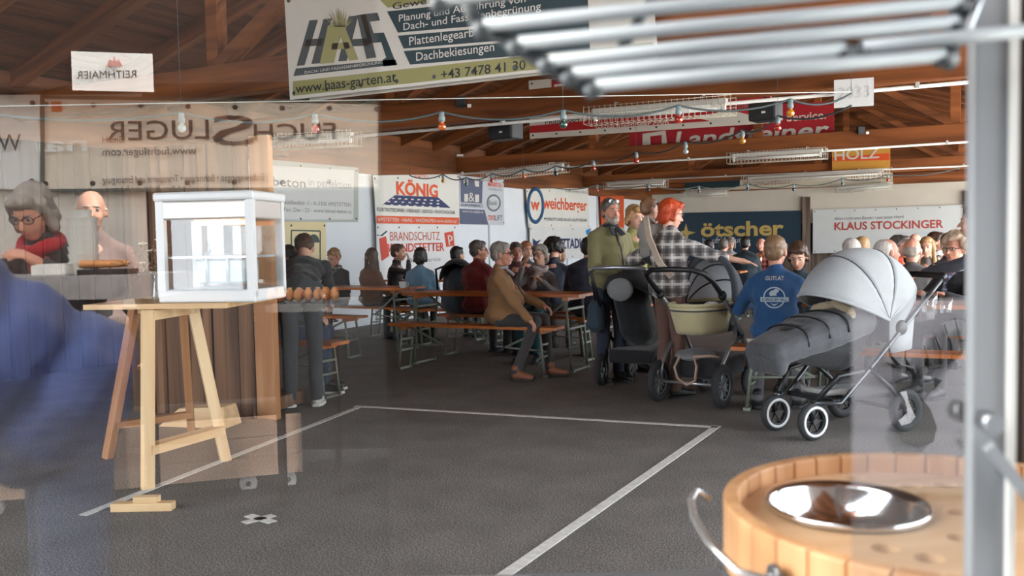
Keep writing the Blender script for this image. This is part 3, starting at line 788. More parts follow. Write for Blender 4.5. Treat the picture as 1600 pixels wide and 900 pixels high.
def person(label, at, face, H=1.72, seat=None, lean=0.0, side=0.0, hy=0.0, hp=0.0, hr=0.0, hands=None, top=None, bottom=None, hair=('short', None),
           sk=0, glasses=False, beard=None, fem=False, belly=0.0, bulk=0.0, vox=.011, shoes=None, sole=None, knees=None, ankles=None, curl=35, collar=None, scarf=None, hood=False, cat='person', bare_arm=False, hs=1.0,
           palm=None, extra=None, collar_m=None, name='person', curlL=None, elb=None, mirror=False, sleeve=1.0):
    """face: direction in the world; local +y is forward, +x the right-hand side"""
    s = H / 1.72; f = Vector((face[0], face[1], 0)).normalized()
    rz = math.atan2(-f.x, f.y)
    t = thing(name, label, cat, (at[0], at[1], at[2] if len(at) > 2 else 0), rz)
    skm = SK[sk]; top = top or C_black; bottom = bottom or C_dark
    P = Vector((0, 0, .93 * s if seat is None else seat + .09 * s))
    d = Vector((math.sin(side), math.sin(lean) * math.cos(side), math.cos(lean) * math.cos(side)))
    X = Vector((1, 0, 0)); X = (X - d * X.dot(d)).normalized(); Yv = d.cross(X)
    T = Matrix((X, Yv, d)).transposed()
    S_, N_ = P + d * .47 * s, P + d * .515 * s
    hd = (d * .55 + Vector((0, .12, .6))).normalized()
    q_ = s * hs; Hc = N_ + hd * (.15 if hs < 1.2 else .115) * q_ + Yv * .015 * s
    HM = rotm(hy, -hp, hr)
    def h(x, y, z): return Hc + HM @ (Vector((x, y, z)) * q_)
    def hrd(a, b, c): return (a * q_, b * q_, c * q_)
    sw = .158 if fem else .178
    b = MB()
    b.ell(h(0, -.012, .03), hrd(.075, .097, .088), HM); b.ell(h(0, .03, -.03), hrd(.061, .066, .084), HM)
    b.ell(h(0, .05, -.088), hrd(.038, .036, .028), HM); b.cap(h(0, .09, .008), h(0, .113, -.03), .009 * s, .0145 * s, 8)
    b.ell(h(0, .075, .026), hrd(.05, .02, .012), HM); b.ell(h(0, .085, -.062), hrd(.026, .014, .013), HM, 8, 5)
    for k in (-1, 1):
        b.ell(h(k * .034, .062, -.035), .026 * s); b.ell(h(k * .077, -.008, -.012), hrd(.012, .022, .034), HM, 8, 6)
    nr = .05 if fem else .058
    b.cap(N_ - d * .06, h(0, -.025, -.06), nr * s, nr * .92 * s)
    b.cap(P + d * .1, S_ - d * .06, .10 * s, .105 * s); b.cap(S_ - X * sw * .8 * s - d * .03, S_ + X * sw * .8 * s - d * .03, .045 * s, .045 * s)
    g = MB(); bk = bulk
    g.ell(P + d * .03, ((.17 + bk) * s, (.13 + bk + belly * .4) * s, .13 * s), T); g.ell(P + d * .17 * s + Yv * belly * .5, ((.158 + bk) * s, (.118 + bk + belly * .6) * s, .15 * s), T)
    g.ell(P + d * .33 * s, ((sw - .006 + bk) * s, (.122 + bk) * s, .175 * s), T)
    g.cap(S_ - X * (sw - .03) * s - d * .065 * s, S_ + X * (sw - .03) * s - d * .065 * s, (.058 + bk * .4) * s, (.058 + bk * .4) * s)
    for k in (-1, 1): g.cap(N_ - d * .03 * s + X * k * .03 * s, S_ + X * k * (sw - .02) * s - d * .045 * s, (.06 + bk * .4) * s, (.052 + bk * .5) * s)
    g.cap(N_ - d * .05, N_ + d * (.012) * s, (.082 + bk * .5) * s, (.066 if collar is None else collar) * s)
    if fem: g.ell(P + d * .34 * s + Yv * .085 * s, (.13 * s, .07 * s, .075 * s), T)
    if hood: g.ell(N_ - Yv * .075 * s - d * .05, (.10 * s, .055 * s, .075 * s), T)
    hands = hands or {}
    if collar_m:
        cm_ = MB(); cm_.tube([N_ + d * (.012 + .012 * math.cos(a)) * s + X * .07 * math.cos(a + math.pi / 2) * s + Yv * .07 * math.sin(a + math.pi / 2) * s + Yv * .012 for a in [2 * math.pi * i / 16 for i in range(16)]], .017 * s, 6, True)
        for k in (-1, 1): cm_.bar(N_ + X * k * .03 * s + Yv * .075 * s, N_ + X * k * .055 * s + Yv * (.118 + bulk) * s - d * .07 * s, .045 * s, .012, Yv)
        cm_.build('collar', collar_m, t)
        MB().tube([N_ + Yv * (.075 + bulk * .6) * s - d * .02 * s, S_ + Yv * (.118 + bulk) * s - d * .10 * s, P + d * .33 * s + Yv * (.128 + bulk + belly * .3) * s, P + d * .17 * s + Yv * (.124 + bulk + belly * 1.1) * s], .007, 6).build('zip', mat('zip_dark', (46, 46, 48), .5), t)
    for k, side_ in ((-1, 'L'), (1, 'R')):
        sh = S_ + X * k * (sw - .008) * s - d * .055 * s
        tgt = hands.get(side_)
        if tgt is None:
            tgt = sh + Vector((k * .09, .06, -.52)) * s if seat is None else P + Vector((k * .13, .33, .10)) * s
        tgt = Vector(tgt)
        hint = (elb or {}).get(side_, (k * .6, -.5, -.6))
        e, w_ = ik(sh, tgt, .295 * s, .25 * s, hint)
        b.cap(sh, e, .043 * s, .037 * s); b.cap(e, w_, .037 * s, .027 * s)
        fd = (w_ - e).normalized()
        pn = (palm or {}).get(side_, (-k * .7, 0, -.7) if seat is None else (0, 0, -1))
        hand(b, w_, fd, pn, k, s * 1.0, curl if side_ == 'R' or curlL is None else curlL, .0088 if vox < .0105 else .0105)
        g.cap(sh, e, (.06 + bk * .35) * s, (.052 + bk * .3) * s)
        if not bare_arm: g.cap(e, e.lerp(w_, .97 * sleeve), (.052 + bk * .3) * s, (.041 + bk * .2) * s)
    hq = q_; q = MB()
    q.ell(P + Vector((0, 0, .0)), (.162 * s, .128 * s, .11 * s)); q.cap(P, P + d * .10 * s, .135 * s, .13 * s)
    feet = []
    for k, sd in ((-1, 'L'), (1, 'R')):
        hp_ = P + Vector((k * .085, 0, -.02)) * s
        if seat is None:
            kn = Vector((k * .095, .025, .49)) * s if not knees else Vector(knees[sd]); an = Vector((k * .10, -.02, .085)) * s if not ankles else Vector(ankles[sd])
        else:
            kn = Vector((k * .12 * s, .43 * s, seat + .055)) if not knees else Vector(knees[sd]); an = Vector((k * .11 * s, .40 * s, .085)) if not ankles else Vector(ankles[sd])
        b.cap(hp_, kn, .06 * s, .048 * s); b.cap(kn, an, .046 * s, .034 * s)
        q.cap(hp_, kn, .094 * s, .068 * s); q.cap(kn, an + Vector((0, 0, .0)), .068 * s, .056 * s)
        fv = (kn - hp_); fv.z = 0
        fv = (fv.normalized() if fv.length > .15 else Vector((k * .15, 1, 0)).normalized())
        feet.append((an, fv))
        b.cap(an, an + fv * .10 * s - Vector((0, 0, .04)), .03 * s, .026 * s)
    body = b.build('body', skm, t); live(body, vox, 2, .5 if vox < .012 else 0)
    o = g.build('jacket', top, t); live(o, .014 if vox < .013 else .02, 4, 0, .03, .10)
    o = q.build('trousers', bottom, t); live(o, .016 if vox < .013 else .022, 4, 0, .018, .12)
    for an, fv in feet:
        sm, so_ = shoes or shoe_black, sole or mat('sole_dark', (40, 38, 36), .7)
        z0 = an.z - .085; M = Matrix((Vector((fv.y, -fv.x, 0)), fv, Vector((0, 0, 1)))).transposed()
        c = Vector((an.x, an.y, z0))
        e = MB(); e.cap(c + Vector((0, 0, .045)), c + fv * .05 + Vector((0, 0, .05)), .042, .045); e.cap(c + fv * .03 + Vector((0, 0, .05)), c + fv * .15 + Vector((0, 0, .036)), .046, .034); e.cap(c + Vector((0, 0, .05)), c + Vector((0, 0, .105)), .044, .046)
        ob = e.build('shoe', sm, t); live(ob, .012, 2)
        e2 = MB(); pr = [(x * .049 * (1.0 if y > -.02 else .9), y) for x, y in ((-.6, -.05), (.6, -.05), (.95, .0), (1, .12), (.75, .17), (0, .192), (-.75, .17), (-1, .12), (-.95, 0))]
        vs = [c + M @ Vector((x, y, .002)) for x, y in pr] + [c + M @ Vector((x, y, .024)) for x, y in pr]; n = len(pr)
        e2.add(vs, [tuple(range(n))[::-1], tuple(range(n, 2 * n))] + [(i, (i + 1) % n, (i + 1) % n + n, i + n) for i in range(n)]).build('sole', so_, ob)
    # eyes, brows, lips
    for k in (-1, 1):
        ey = MB().ell(h(k * .029, .0775, .004), .0112 * q_, None, 8, 6).build('eye', eye_w, t)
        MB().ell(h(k * .029, .0845, .004), .0066 * q_, None, 6, 5).build('iris', iris_m, ey)
        MB().cap(h(k * .014, .093, .024), h(k * .044, .083, .025), .0045 * s, .0035 * s, 6).build('eyebrow', (hair[1] or H_brown), t)
    MB().cap(h(-.016, .0965, -.062), h(.016, .0965, -.062), .0055 * s, .0055 * s, 6).build('lips', lip_m, t)
    st, hm = hair
    if st and hm:
        r = MB()
        if st in ('short', 'long', 'bob', 'tail', 'mid'):
            r.ell(h(0, -.024, .045), hrd(.0835, .101, .088), HM, 12, 8); r.ell(h(0, -.05, -.005), hrd(.078, .07, .07), HM)
            r.ell(h(0, .04, .088), hrd(.056, .046, .03), HM)
            for k in (-1, 1): r.cap(h(k * .068, .03, .05), h(k * .074, .005, .0), .018 * s, .012 * s, 7)
        if st == 'mid':
            for k in (-1, 1): r.cap(h(k * .07, -.01, .03), h(k * .078, -.02, -.05), .03 * s, .025 * s, 8)
            r.ell(h(0, -.065, -.03), hrd(.08, .05, .075), HM); r.ell(h(0, .055, .085), hrd(.065, .05, .036), HM)
        if st == 'bob':
            for k in (-1, 1): r.cap(h(k * .072, .02, .05), h(k * .082, .005, -.075), .03 * s, .028 * s, 8)
            r.ell(h(0, -.06, -.04), hrd(.088, .06, .09), HM); r.ell(h(0, .06, .075), hrd(.07, .04, .035), HM)
        if st == 'long':
            for k in (-1, 1): r.cap(h(k * .07, .01, .04), h(k * .085, -.005, -.20), .03 * s, .03 * s, 8)
            r.cap(h(0, -.065, .0), h(0, -.085, -.24), .075 * s, .06 * s)
        if st == 'tail': r.cap(h(0, -.10, .03), h(0, -.15, -.12), .035 * s, .02 * s, 8)
        if st == 'bald':
            r.ell(h(0, -.05, .0), hrd(.0795, .066, .066), HM)
            for k in (-1, 1): r.cap(h(k * .074, -.03, .0), h(k * .076, .01, .01), .018 * s, .012 * s, 7)
        if st == 'thin':
            r.ell(h(0, -.04, .03), hrd(.083, .088, .085), HM, 12, 8); r.ell(h(0, -.05, -.012), hrd(.08, .068, .05), HM)
        if st == 'curly':
            rr = random.Random(len(label))
            for i in range(64):
                z = 1 - 1.45 * (i + .5) / 64; a = i * 2.4; qq = math.sqrt(max(0, 1 - z * z))
                y = qq * math.sin(a)
                if y > .55 and z < .45: continue
                r.ell(h(qq * math.cos(a) * .10, y * .11 - .03, z * .10 + .035), rr.uniform(.03, .045) * s, None, 8, 5)
        if st == 'cap': r.ell(h(0, -.02, .05), hrd(.086, .105, .085), HM); r.ell(h(0, .1, .055), hrd(.07, .06, .012), HM)
        ho = r.build('hair', hm, t); live(ho, .010 if vox < .013 else .014, 2, 0, .016 if st != 'curly' else .024, .03)
    if beard:
        r = MB(); r.ell(h(0, .048, -.088), hrd(.052, .052, .042), HM); r.cap(h(-.02, .098, -.047), h(.02, .098, -.047), .009 * s, .009 * s, 7)
        for k in (-1, 1): r.cap(h(k * .05, .045, -.08), h(k * .066, .02, -.02), .018 * s, .012 * s, 7)
        live(r.build('beard', beard, t), .009, 1, 0, .01, .02)
    if glasses:
        zz, yy = (.004, .098) if glasses != 'up' else (.092, .075)
        gm = MB()
        for k in (-1, 1):
            gm.tube([h(k * .031 + .024 * math.cos(a), yy - abs(k * .031 + .024 * math.cos(a)) * .12, zz + .018 * math.sin(a)) for a in [2 * math.pi * i / 14 for i in range(14)]], .0019 * s, 5, True)
            gm.tube([h(k * .055, yy - .006, zz + .004), h(k * .076, yy - .055, zz + .006), h(k * .078, yy - .11, zz - .0)], .0026 * s, 5)
        gm.tube([h(-.008, yy, zz + .004), h(.008, yy, zz + .004)], .0026 * s, 5)
        go = gm.build('spectacles', frame_m, t)
        for k in (-1, 1):
            lm = MB(); pts = [h(k * .031 + .0225 * math.cos(a), yy - abs(k * .031 + .0225 * math.cos(a)) * .12, zz + .0165 * math.sin(a)) for a in [2 * math.pi * i / 12 for i in range(12)]]
            lm.add(pts, [tuple(range(12))]).build('lens', lens_m if glasses != 'dark' else mat('dark_lens', (24, 22, 22), .1), go)
    if scarf:
        r = MB(); c0 = N_ + d * .0
        r.tube([c0 + X * .078 * math.cos(a) * s + Yv * (.078 * math.sin(a) + .012) * s + d * (.012 * math.sin(2 * a)) for a in [2 * math.pi * i / 14 for i in range(14)]], .034 * s, 8, True)
        r.cap(c0 + Yv * .09 * s - d * .02, c0 + Yv * .13 * s + X * .03 - d * .22 * s, .04 * s, .045 * s)
        live(r.build('scarf', scarf, t), .012, 2, 0, .02, .05)
    return t
def facing(px, phi):
    """direction in the world for someone on the sight line px: 0 looks at the viewer, 90 to the picture's right, 180 away"""
    v = ray(px, 380); v.z = 0; v.normalize(); r = Vector((v.y, -v.x, 0))
    return -v * math.cos(R(phi)) + r * math.sin(R(phi))
def spot(px, dep):
    p = at_d(px, 400, dep); return (p.x, p.y, 0)
# ================================================================= beer tables and benches
top_w = wood('varnished_pine', (206, 126, 66), (168, 88, 40), 'x', .35, 5, .1)
leg_m = mat('leg_steel', (116, 122, 108), .5, .2, vary=.1, vscale=20)
TB = {}
def leg_frame(w_, h_, dx, tall):
    m = MB()
    for y in (-1, 1): m.tube([(0, y * w_ / 2, h_), (dx, y * w_ / 2, .02)], .013, 6)
    for k in ((.0, .03), (.16, .022), (.42, .018), (.98, .02)) if tall else ((.02, .025), (.3, .02), (.55, .018), (.98, .025)):
        m.bar((dx * k[0], -w_ / 2, h_ * (1 - k[0])), (dx * k[0], w_ / 2, h_ * (1 - k[0])), .03, k[1])
    for y in (-1, 1): m.box((dx, y * w_ / 2 * .9, .012), (.05, .03, .024))
    return m
def beer(kind, label, x0, x1, Y, group=None):
    L_ = x1 - x0; key = (kind, round(L_, 2)); tall = kind == 'beer_table'
    h_, w_, wl_ = (.765, .5, .40) if tall else (.475, .25, .20)
    t = thing(kind, label, 'table' if tall else 'bench', ((x0 + x1) / 2, Y, 0), 0, group)
    if key not in TB:
        nb = 3 if tall else 1
        TB[key] = (MB().box((0, 0, 0), (L_, w_ / nb - .004, .028)).mesh('board', top_w), leg_frame(wl_, h_ - .03, .05, tall).mesh('leg_frame', leg_m),
                   MB().bar((-.03, 0, h_ - .04), (-.42, 0, h_ * .55), .02, .02).bar((-.42, 0, h_ * .55), (.03, 0, h_ * .5), .015, .015).mesh('strut', leg_m), nb,
                   MB().box((0, 0, h_ - .045), (.06, w_ * .86, .035)).mesh('batten', top_w))
    bm_, lm, sm, nb, bt = TB[key]
    for i in range(nb):
        o = bpy.data.objects.new('board', bm_); COL.objects.link(o); o.parent = t; o.location = (0, -w_ / 2 + w_ / nb * (i + .5), h_ - .014)
    for s_ in (1, -1):
        for nm, me in (('leg_frame', lm), ('strut', sm), ('batten', bt)):
            o = bpy.data.objects.new(nm, me); COL.objects.link(o); o.parent = t; o.location = (s_ * (L_ / 2 - .16), 0, 0)
            if s_ < 0: o.rotation_euler.z = math.pi
    return t
beer('beer_bench', 'orange-topped bench carrying the man in the tan jacket', -5.35, -3.48, 7.63)
beer('beer_table', 'beer table between the tan jacket man and the woman in the grey vest', -5.42, -3.38, 8.12)
beer('beer_bench', 'bench under the woman in the grey vest', -5.5, -3.56, 8.78)
beer('beer_bench', 'bench under the man in the maroon sweater', -6.6, -3.5, 9.4)
beer('beer_table', 'beer table beyond the red jacket man', -5.6, -3.6, 10.0)
beer('beer_bench', 'bench in front of the curly haired person', -5.6, -3.6, 10.65)
beer('beer_table', 'beer table near the white wall with the coffee cup on it', -8.2, -5.98, 8.95)
beer('beer_bench', 'bench under the elderly man with the checked scarf', -8.2, -6.1, 9.55)
beer('beer_bench', 'bench on the hut side of the coffee cup table', -8.2, -6.2, 8.2)
beer('beer_bench', 'bench under the woman in the light blue hoodie', -7.6, -5.7, 10.2)
beer('beer_table', 'beer table in front of the light blue hoodie woman', -7.7, -5.75, 10.9)
beer('beer_bench', 'low bench whose orange end pokes out behind the plank hut', -6.7, -4.72, 5.95)
beer('beer_bench', 'bench under the man in the blue sweater', -1.62, .5, 6.72)
beer('beer_table', 'beer table before the man in the blue sweater', -1.2, .75, 7.38)
beer('beer_bench', 'bench under the dark haired woman looking down', -1.5, .6, 8.02)
beer('beer_bench', 'bench under the bald man in the grey jacket', -1.4, .7, 8.6)
beer('beer_table', 'beer table within the elderly crowd beside the grey stroller', -1.4, .8, 9.2)
beer('beer_bench', 'bench under the spectacled woman in the elderly crowd', -1.4, .8, 9.9)
beer('beer_bench', 'bench under the woman with long light hair', -1.6, .6, 10.9)
beer('beer_bench', 'bench under the dark haired man in profile with the white collar', -1.4, .8, 12.0)
beer('beer_bench', 'bench far back under the bald grey headed man', -1.6, .6, 13.2)
p1 = at_z(1110, 425, .77)
beer('beer_table', 'small looking beer table by the dark blue banner', -5.2, -3.2, 13.9)
beer('beer_bench', 'bench on the hall side of the table by the dark blue banner', -5.2, -3.2, 13.2)
beer('beer_bench', 'bench next to the dark blue banner', -5.2, -3.2, 14.6)
# things on the tables
clear_g = glass('drinking_glass', .16, (.93, .95, .95))
def tumbler(px, py, h_, label, fill=None, dep=None, s=1.0, M_=False, hh=.11, r=.035):
    p = at_z(px, py, h_) if dep is None else at_d(px, py, dep)
    t = thing('glass', label, 'glass', p)
    MB().lathe([(r * .8, 0), (r * .85, .004), (r, hh), (r * .93, hh), (r * .78, .012), (.001, .01)], 14).build('cup', clear_g, t)
    if fill: MB().lathe([(.001, .011), (r * .76, .012), (r * .9, hh * .75), (.001, hh * .75)], 12).build('drink', fill, t)
    return t
beer_m = mat('beer_amber', (196, 116, 40), .2)
tumbler(1187, 412, .77, 'beer glass on the table in front of the white haired man', beer_m, 14.6, hh=.2, r=.045)
tumbler(1452, 488, .765, 'large clear glass on the table beside the grey stroller handle', None, hh=.14, r=.05)
tumbler(1478, 489, .765, 'smaller clear glass next to the large clear glass', None, hh=.10, r=.04)
t = thing('cup', 'white coffee cup on the beer table by the hand-on-face man', 'cup', at_z(630, 450, .766))
MB().lathe([(.03, 0), (.045, .03), (.048, .075), (.043, .075), (.038, .02), (.001, .015)], 16).build('bowl', white_plastic, t)
MB().tube([(.045, 0, .06), (.075, 0, .055), (.07, 0, .025), (.042, 0, .02)], .007, 6).build('handle', white_plastic, t)
t = thing('bottle', 'small bottle with red cap on the crowd table', 'bottle', at_z(1447, 458, .766))
MB().lathe([(.001, 0), (.032, 0), (.034, .12), (.014, .17), (.013, .2), (.001, .2)], 14).build('bottle_body', clear_g, t)
MB().lathe([(.016, .195), (.016, .225), (.001, .226)], 10).build('cap', I_red, t)

# ================================================================= plank hut, trestle, snack warmer
hutw = wood('hut_plank', (128, 92, 66), (82, 55, 38), 'z', .75, 4, .2)
hutp = wood('hut_post', (196, 146, 100), (160, 108, 68), 'z', .65, 4, .05)
hut = thing('plank_hut', 'tall hut wall of upright brown planks with a pale corner post', 'hut', (-5.2, 4.95, 0), R(6))
w0 = 1.16; n = 10; random.seed(11)
for i in range(n):
    pw = w0 / n; th = random.uniform(.022, .045)
    me = MB().box((0, 0, 1.03), (pw - .006, th, 2.06)).mesh('plank', hutw)
    o = bpy.data.objects.new('plank', me); COL.objects.link(o); o.parent = hut
    o.location = (-.72 + pw * (i + .5), -th / 2, 0); o.rotation_euler.z = random.uniform(-.03, .03)
for i in range(4):
    me = MB().box((0, 0, 1.03), (.028, .13, 2.06)).mesh('plank', hutw)
    o = bpy.data.objects.new('plank', me); COL.objects.link(o); o.parent = hut; o.location = (-.74, .07 + i * .135, 0)
MB().box((.535, .015, 1.045), (.17, .06, 2.09)).build('post', hutp, hut, bevel=.004)
MB().box((-.12, .3, .07), (1.15, .6, .1)).build('floor_board', hutw, hut)
MB().box((-.12, .25, 2.0), (1.15, .45, .04)).build('roof_board', hutw, hut)
for x in (-.4, .05): MB().box((x, -.05, 1.03), (.05, .03, 2.05)).build('batten', hutw, hut)
pine = wood('pale_pine', (232, 202, 160), (208, 168, 120), 'z', .55, 5, .05)
pineh = wood('pale_pine_across', (226, 194, 150), (200, 158, 112), 'x', .55, 5, .05)
t = thing('wood_wedge', 'cut timber wedge lying at the foot of the plank hut', 'timber', at_z(312, 664, 0), R(14))
MB().add([(-.27, -.1, 0), (.27, -.1, 0), (.27, .12, 0), (-.27, .12, 0), (-.12, -.07, .13), (.24, -.07, .15), (.24, .1, .15), (-.12, .1, .13)], [(3, 2, 1, 0), (4, 5, 6, 7), (0, 1, 5, 4), (1, 2, 6, 5), (2, 3, 7, 6), (3, 0, 4, 7)]).build('wedge', pineh, t, bevel=.004)
t = thing('pine_block', 'short pine foot block lying on the asphalt', 'timber', at_z(224, 797, 0), R(27))
MB().box((0, 0, .02), (.3, .06, .04)).build('sole_block', pineh, t, bevel=.003); MB().box((.02, .0, .055), (.12, .05, .03)).build('upper_block', pineh, t, bevel=.003)
# trestle
A0, A1 = at_z(231, 764, 0), at_z(353, 720, 0)
HT = .955
tr = thing('trestle_table', 'pale pine trestle table standing before the plank hut', 'table', (A0 + A1) / 2)
B0, B1 = at_d(231, 484, 4.76), at_d(300, 478, 5.25)
org = (A0 + A1) / 2
B0.z = B1.z = HT
def leg(a, b, m=pine, w_=.055, th=.045, nm='leg'):
    a, b = a - org, b - org; d = (b - a); L_ = d.length
    q = d.to_track_quat('Z', 'Y')
    o = MB().box((0, 0, L_ / 2), (th, w_, L_)).build(nm, m, tr); o.location = a; o.rotation_euler = q.to_euler()
    return o
leg(A0, B0, w_=.06); leg(A1, B1, w_=.06)
C0, C1 = at_z(168, 716, 0), at_z(300, 690, 0)
D0, D1 = at_d(212, 486, 5.3), at_d(285, 480, 5.6); D0.z = D1.z = HT
leg(C0, D0, hutp); leg(C1, D1, hutp)
leg(A0.lerp(B0, .22), A1.lerp(B1, .2), w_=.05, th=.09, nm='brace')
leg(C0.lerp(D0, .22), C1.lerp(D1, .2), hutp, .04, .07, 'brace')
leg(B0 + Vector((0, 0, -.03)), B1 + Vector((0, 0, -.03)), pineh, .05, .07, 'bearer'); leg(D0 + Vector((0, 0, -.03)), D1 + Vector((0, 0, -.03)), pineh, .05, .07, 'bearer')
e0, e1 = at_z(129, 476, HT + .03), at_z(352, 473, HT + .03)
dd = (e1 - e0); ang = math.atan2(dd.y, dd.x); Lb = dd.length; nv = Vector((-math.sin(ang), math.cos(ang), 0))
for i in range(5):
    o = MB().box((Lb / 2, 0, 0), (Lb, .143, .028)).build('board', pineh, tr)
    o.location = e0 + nv * (.075 + i * .147) - org; o.location.z = HT + .014; o.rotation_euler.z = ang
# snack warmer with glass sides
alu = mat('brushed_alu', (204, 206, 208), .32, .55)
wp = e0.lerp(e1, .86) + nv * .26; wp.z = HT + .0285
wt = thing('snack_warmer', 'white metal and glass snack warmer on the pine trestle table', 'warmer', wp, ang - R(4))
W_, D_, Hh = .56, .42, .60
wm = mat('warmer_white', (226, 226, 226), .3)
cg = glass('case_glass', .05, (.96, .97, .97))
MB().box((0, 0, .035), (W_, D_, .07)).build('base', wm, wt, bevel=.012)
MB().box((0, 0, Hh - .025), (W_ + .02, D_ + .02, .05)).build('lid', wm, wt, bevel=.014)
MB().box((0, 0, Hh - .10), (W_ * .98, D_ * .98, .10)).build('lamp_hood', mat('hood_satin', (214, 206, 200), .3, .3), wt, bevel=.01)
for x in (-1, 1):
    for y in (-1, 1): MB().box((x * (W_ / 2 - .022), y * (D_ / 2 - .02), Hh / 2), (.044, .036, Hh - .06)).build('corner_post', wm, wt)
for y in (-1, 1): MB().box((.02, y * (D_ / 2 - .012), .26), (W_ - .13, .004, .38)).build('pane', cg, wt)
MB().box((W_ / 2 - .012, 0, .26), (.004, D_ - .08, .38)).build('pane', cg, wt)
MB().box((0, 0, .245), (W_ - .09, D_ - .08, .012)).build('shelf', alu, wt)
MB().box((.05, -.05, .165), (W_ * .5, .2, .13)).build('drip_box', mat('warm_grey_metal', (176, 182, 186), .4, .3), wt, bevel=.01)
hl = mat('heat_lamp', (255, 150, 90), .3); b = hl.node_tree.nodes['Principled BSDF']; b.inputs['Emission Color'].default_value = (1, .42, .18, 1); b.inputs['Emission Strength'].default_value = 3
MB().tube([(-.16, 0, Hh - .165), (.16, 0, Hh - .165)], .012, 8).build('heat_lamp', hl, wt)
for x in (-.02, .1): MB().tube([(x, -.155, .27), (x, -.155, .11)], .009, 6).build('handle', alu, wt)
# vase with dried flowers on the table board
vp = e0.lerp(e1, .34) + nv * .3; vp.z = HT + .0285
v = thing('flower_vase', 'slim glass vase with daisies and dried stems on the trestle table', 'vase', vp)
MB().lathe([(.03, 0), (.032, .01), (.022, .08), (.016, .13), (.022, .15), (.019, .15), (.013, .13), (.001, .012)], 14).build('vase_glass', clear_g, v)
stem_m, pet_m, dry_m = mat('stem_green', (92, 98, 62), .7), mat('petal_white', (232, 230, 224), .6), mat('dried_bloom', (132, 98, 66), .8, vary=.3, vscale=40)
random.seed(5)
for i in range(9):
    a = random.uniform(0, 6.28); r_ = random.uniform(.02, .08); hh = random.uniform(.2, .36)
    tip = Vector((r_ * math.cos(a), r_ * math.sin(a), hh))
    MB().tube([(0, 0, .05), (tip.x * .4, tip.y * .4, hh * .6), tip], .002, 4).build('stem', stem_m, v)
    fl_ = MB()
    if i < 5:
        for k in range(8):
            q = 2 * math.pi * k / 8; fl_.ell(tip + Vector((.016 * math.cos(q), .016 * math.sin(q), 0)), (.010, .010, .004), None, 6, 4)
        fo = fl_.build('daisy', pet_m, v); MB().ell(tip + Vector((0, 0, .003)), .007, None, 6, 4).build('daisy_centre', I_yel, fo)
    else:
        for k in range(26): fl_.ell(tip + Vector((random.gauss(0, .03), random.gauss(0, .03), random.gauss(-.02, .05))), .008, None, 5, 4)
        tag(fl_.build('dried_bloom', dry_m, v), kind='stuff')
# ================================================================= the crowd
sits = .475
def seat_on(k, px, dep):
    bY = k.pop('bY', None)                   # the bench row the person sits on
    return dep if bY is None else bY / ray(px, 400).y
def fit(k, px, dep):
    ty = k.pop('ty', None)
    if ty:                                   # stature from where the crown of the head is
        zt = at_d(px, ty, dep).z; ln = k.get('lean', 0); se = k.get('seat')
        H = 1.72 * (zt - se) / (.09 + .515 * math.cos(ln) + .30) if se is not None else zt * 1.72 / (.93 + .515 * math.cos(ln) + .292)
        k['H'] = max(1.42, min(1.92, H)); k.setdefault('hs', max(1.0, 1.66 / k['H']))
def S(label, px, dep, phi, **k):
    k.setdefault('seat', sits); dep = seat_on(k, px, dep); fit(k, px, dep); return person(label, spot(px, dep), facing(px, phi), **k)
def ST(label, px, dep, phi, **k):
    fit(k, px, dep); return person(label, spot(px, dep), facing(px, phi), **k)
tanj, redj, navy, olive = cloth('tan', (152, 112, 74)), cloth('wine_red', (112, 36, 34)), cloth('navy', (46, 50, 66)), cloth('olive_fleece', (128, 122, 84), bs=220, bump=.5)
brownc, ltblue, greyv, maroon = cloth('rust_brown', (106, 70, 50)), cloth('light_blue', (98, 130, 150)), cloth('grey_vest', (128, 126, 126)), cloth('maroon', (76, 40, 46))
bluesw, beigej, greyj, brownt = cloth('royal_blue', (30, 74, 118)), cloth('beige', (150, 136, 120)), cloth('grey_wool', (92, 90, 90)), cloth('brown_trouser', (104, 76, 66))
greytr, orangej = cloth('grey_denim', (98, 98, 102)), cloth('orange', (206, 84, 42))
def check(name, base, dark, light, sc=11):
    m = cloth(name, base); nt = m.node_tree; N, L = nt.nodes, nt.links; b = N['Principled BSDF']
    hs = [n for n in N if n.type == 'HUE_SAT'][0]; tc = [n for n in N if n.type == 'TEX_COORD'][0]
    col = None
    sx = N.new('ShaderNodeSeparateXYZ'); L.new(tc.outputs['Object'], sx.inputs[0])
    ad = N.new('ShaderNodeMath'); ad.operation = 'MULTIPLY_ADD'; ad.inputs[1].default_value = .8; L.new(sx.outputs['Y'], ad.inputs[0]); L.new(sx.outputs['X'], ad.inputs[2])
    prev = None
    for src, ph in ((ad.outputs[0], 0), (sx.outputs['Z'], 1)):
        for frq, thr, c in ((sc, .35, dark), (sc, -.82, light)):
            mu = N.new('ShaderNodeMath'); mu.operation = 'MULTIPLY'; mu.inputs[1].default_value = frq * 6.283; L.new(src, mu.inputs[0])
            si = N.new('ShaderNodeMath'); si.operation = 'SINE'; L.new(mu.outputs[0], si.inputs[0])
            gt = N.new('ShaderNodeMath'); gt.operation = 'GREATER_THAN' if thr > 0 else 'LESS_THAN'; gt.inputs[1].default_value = thr; L.new(si.outputs[0], gt.inputs[0])
            ml = N.new('ShaderNodeMath'); ml.operation = 'MULTIPLY'; ml.inputs[1].default_value = .62; L.new(gt.outputs[0], ml.inputs[0])
            mx = N.new('ShaderNodeMixRGB'); mx.inputs[2].default_value = srgb(*c); L.new(ml.outputs[0], mx.inputs[0])
            if prev is None: mx.inputs[1].default_value = srgb(*base)
            else: L.new(prev, mx.inputs[1])
            prev = mx.outputs[0]
    L.new(prev, hs.inputs['Color'])
    return m
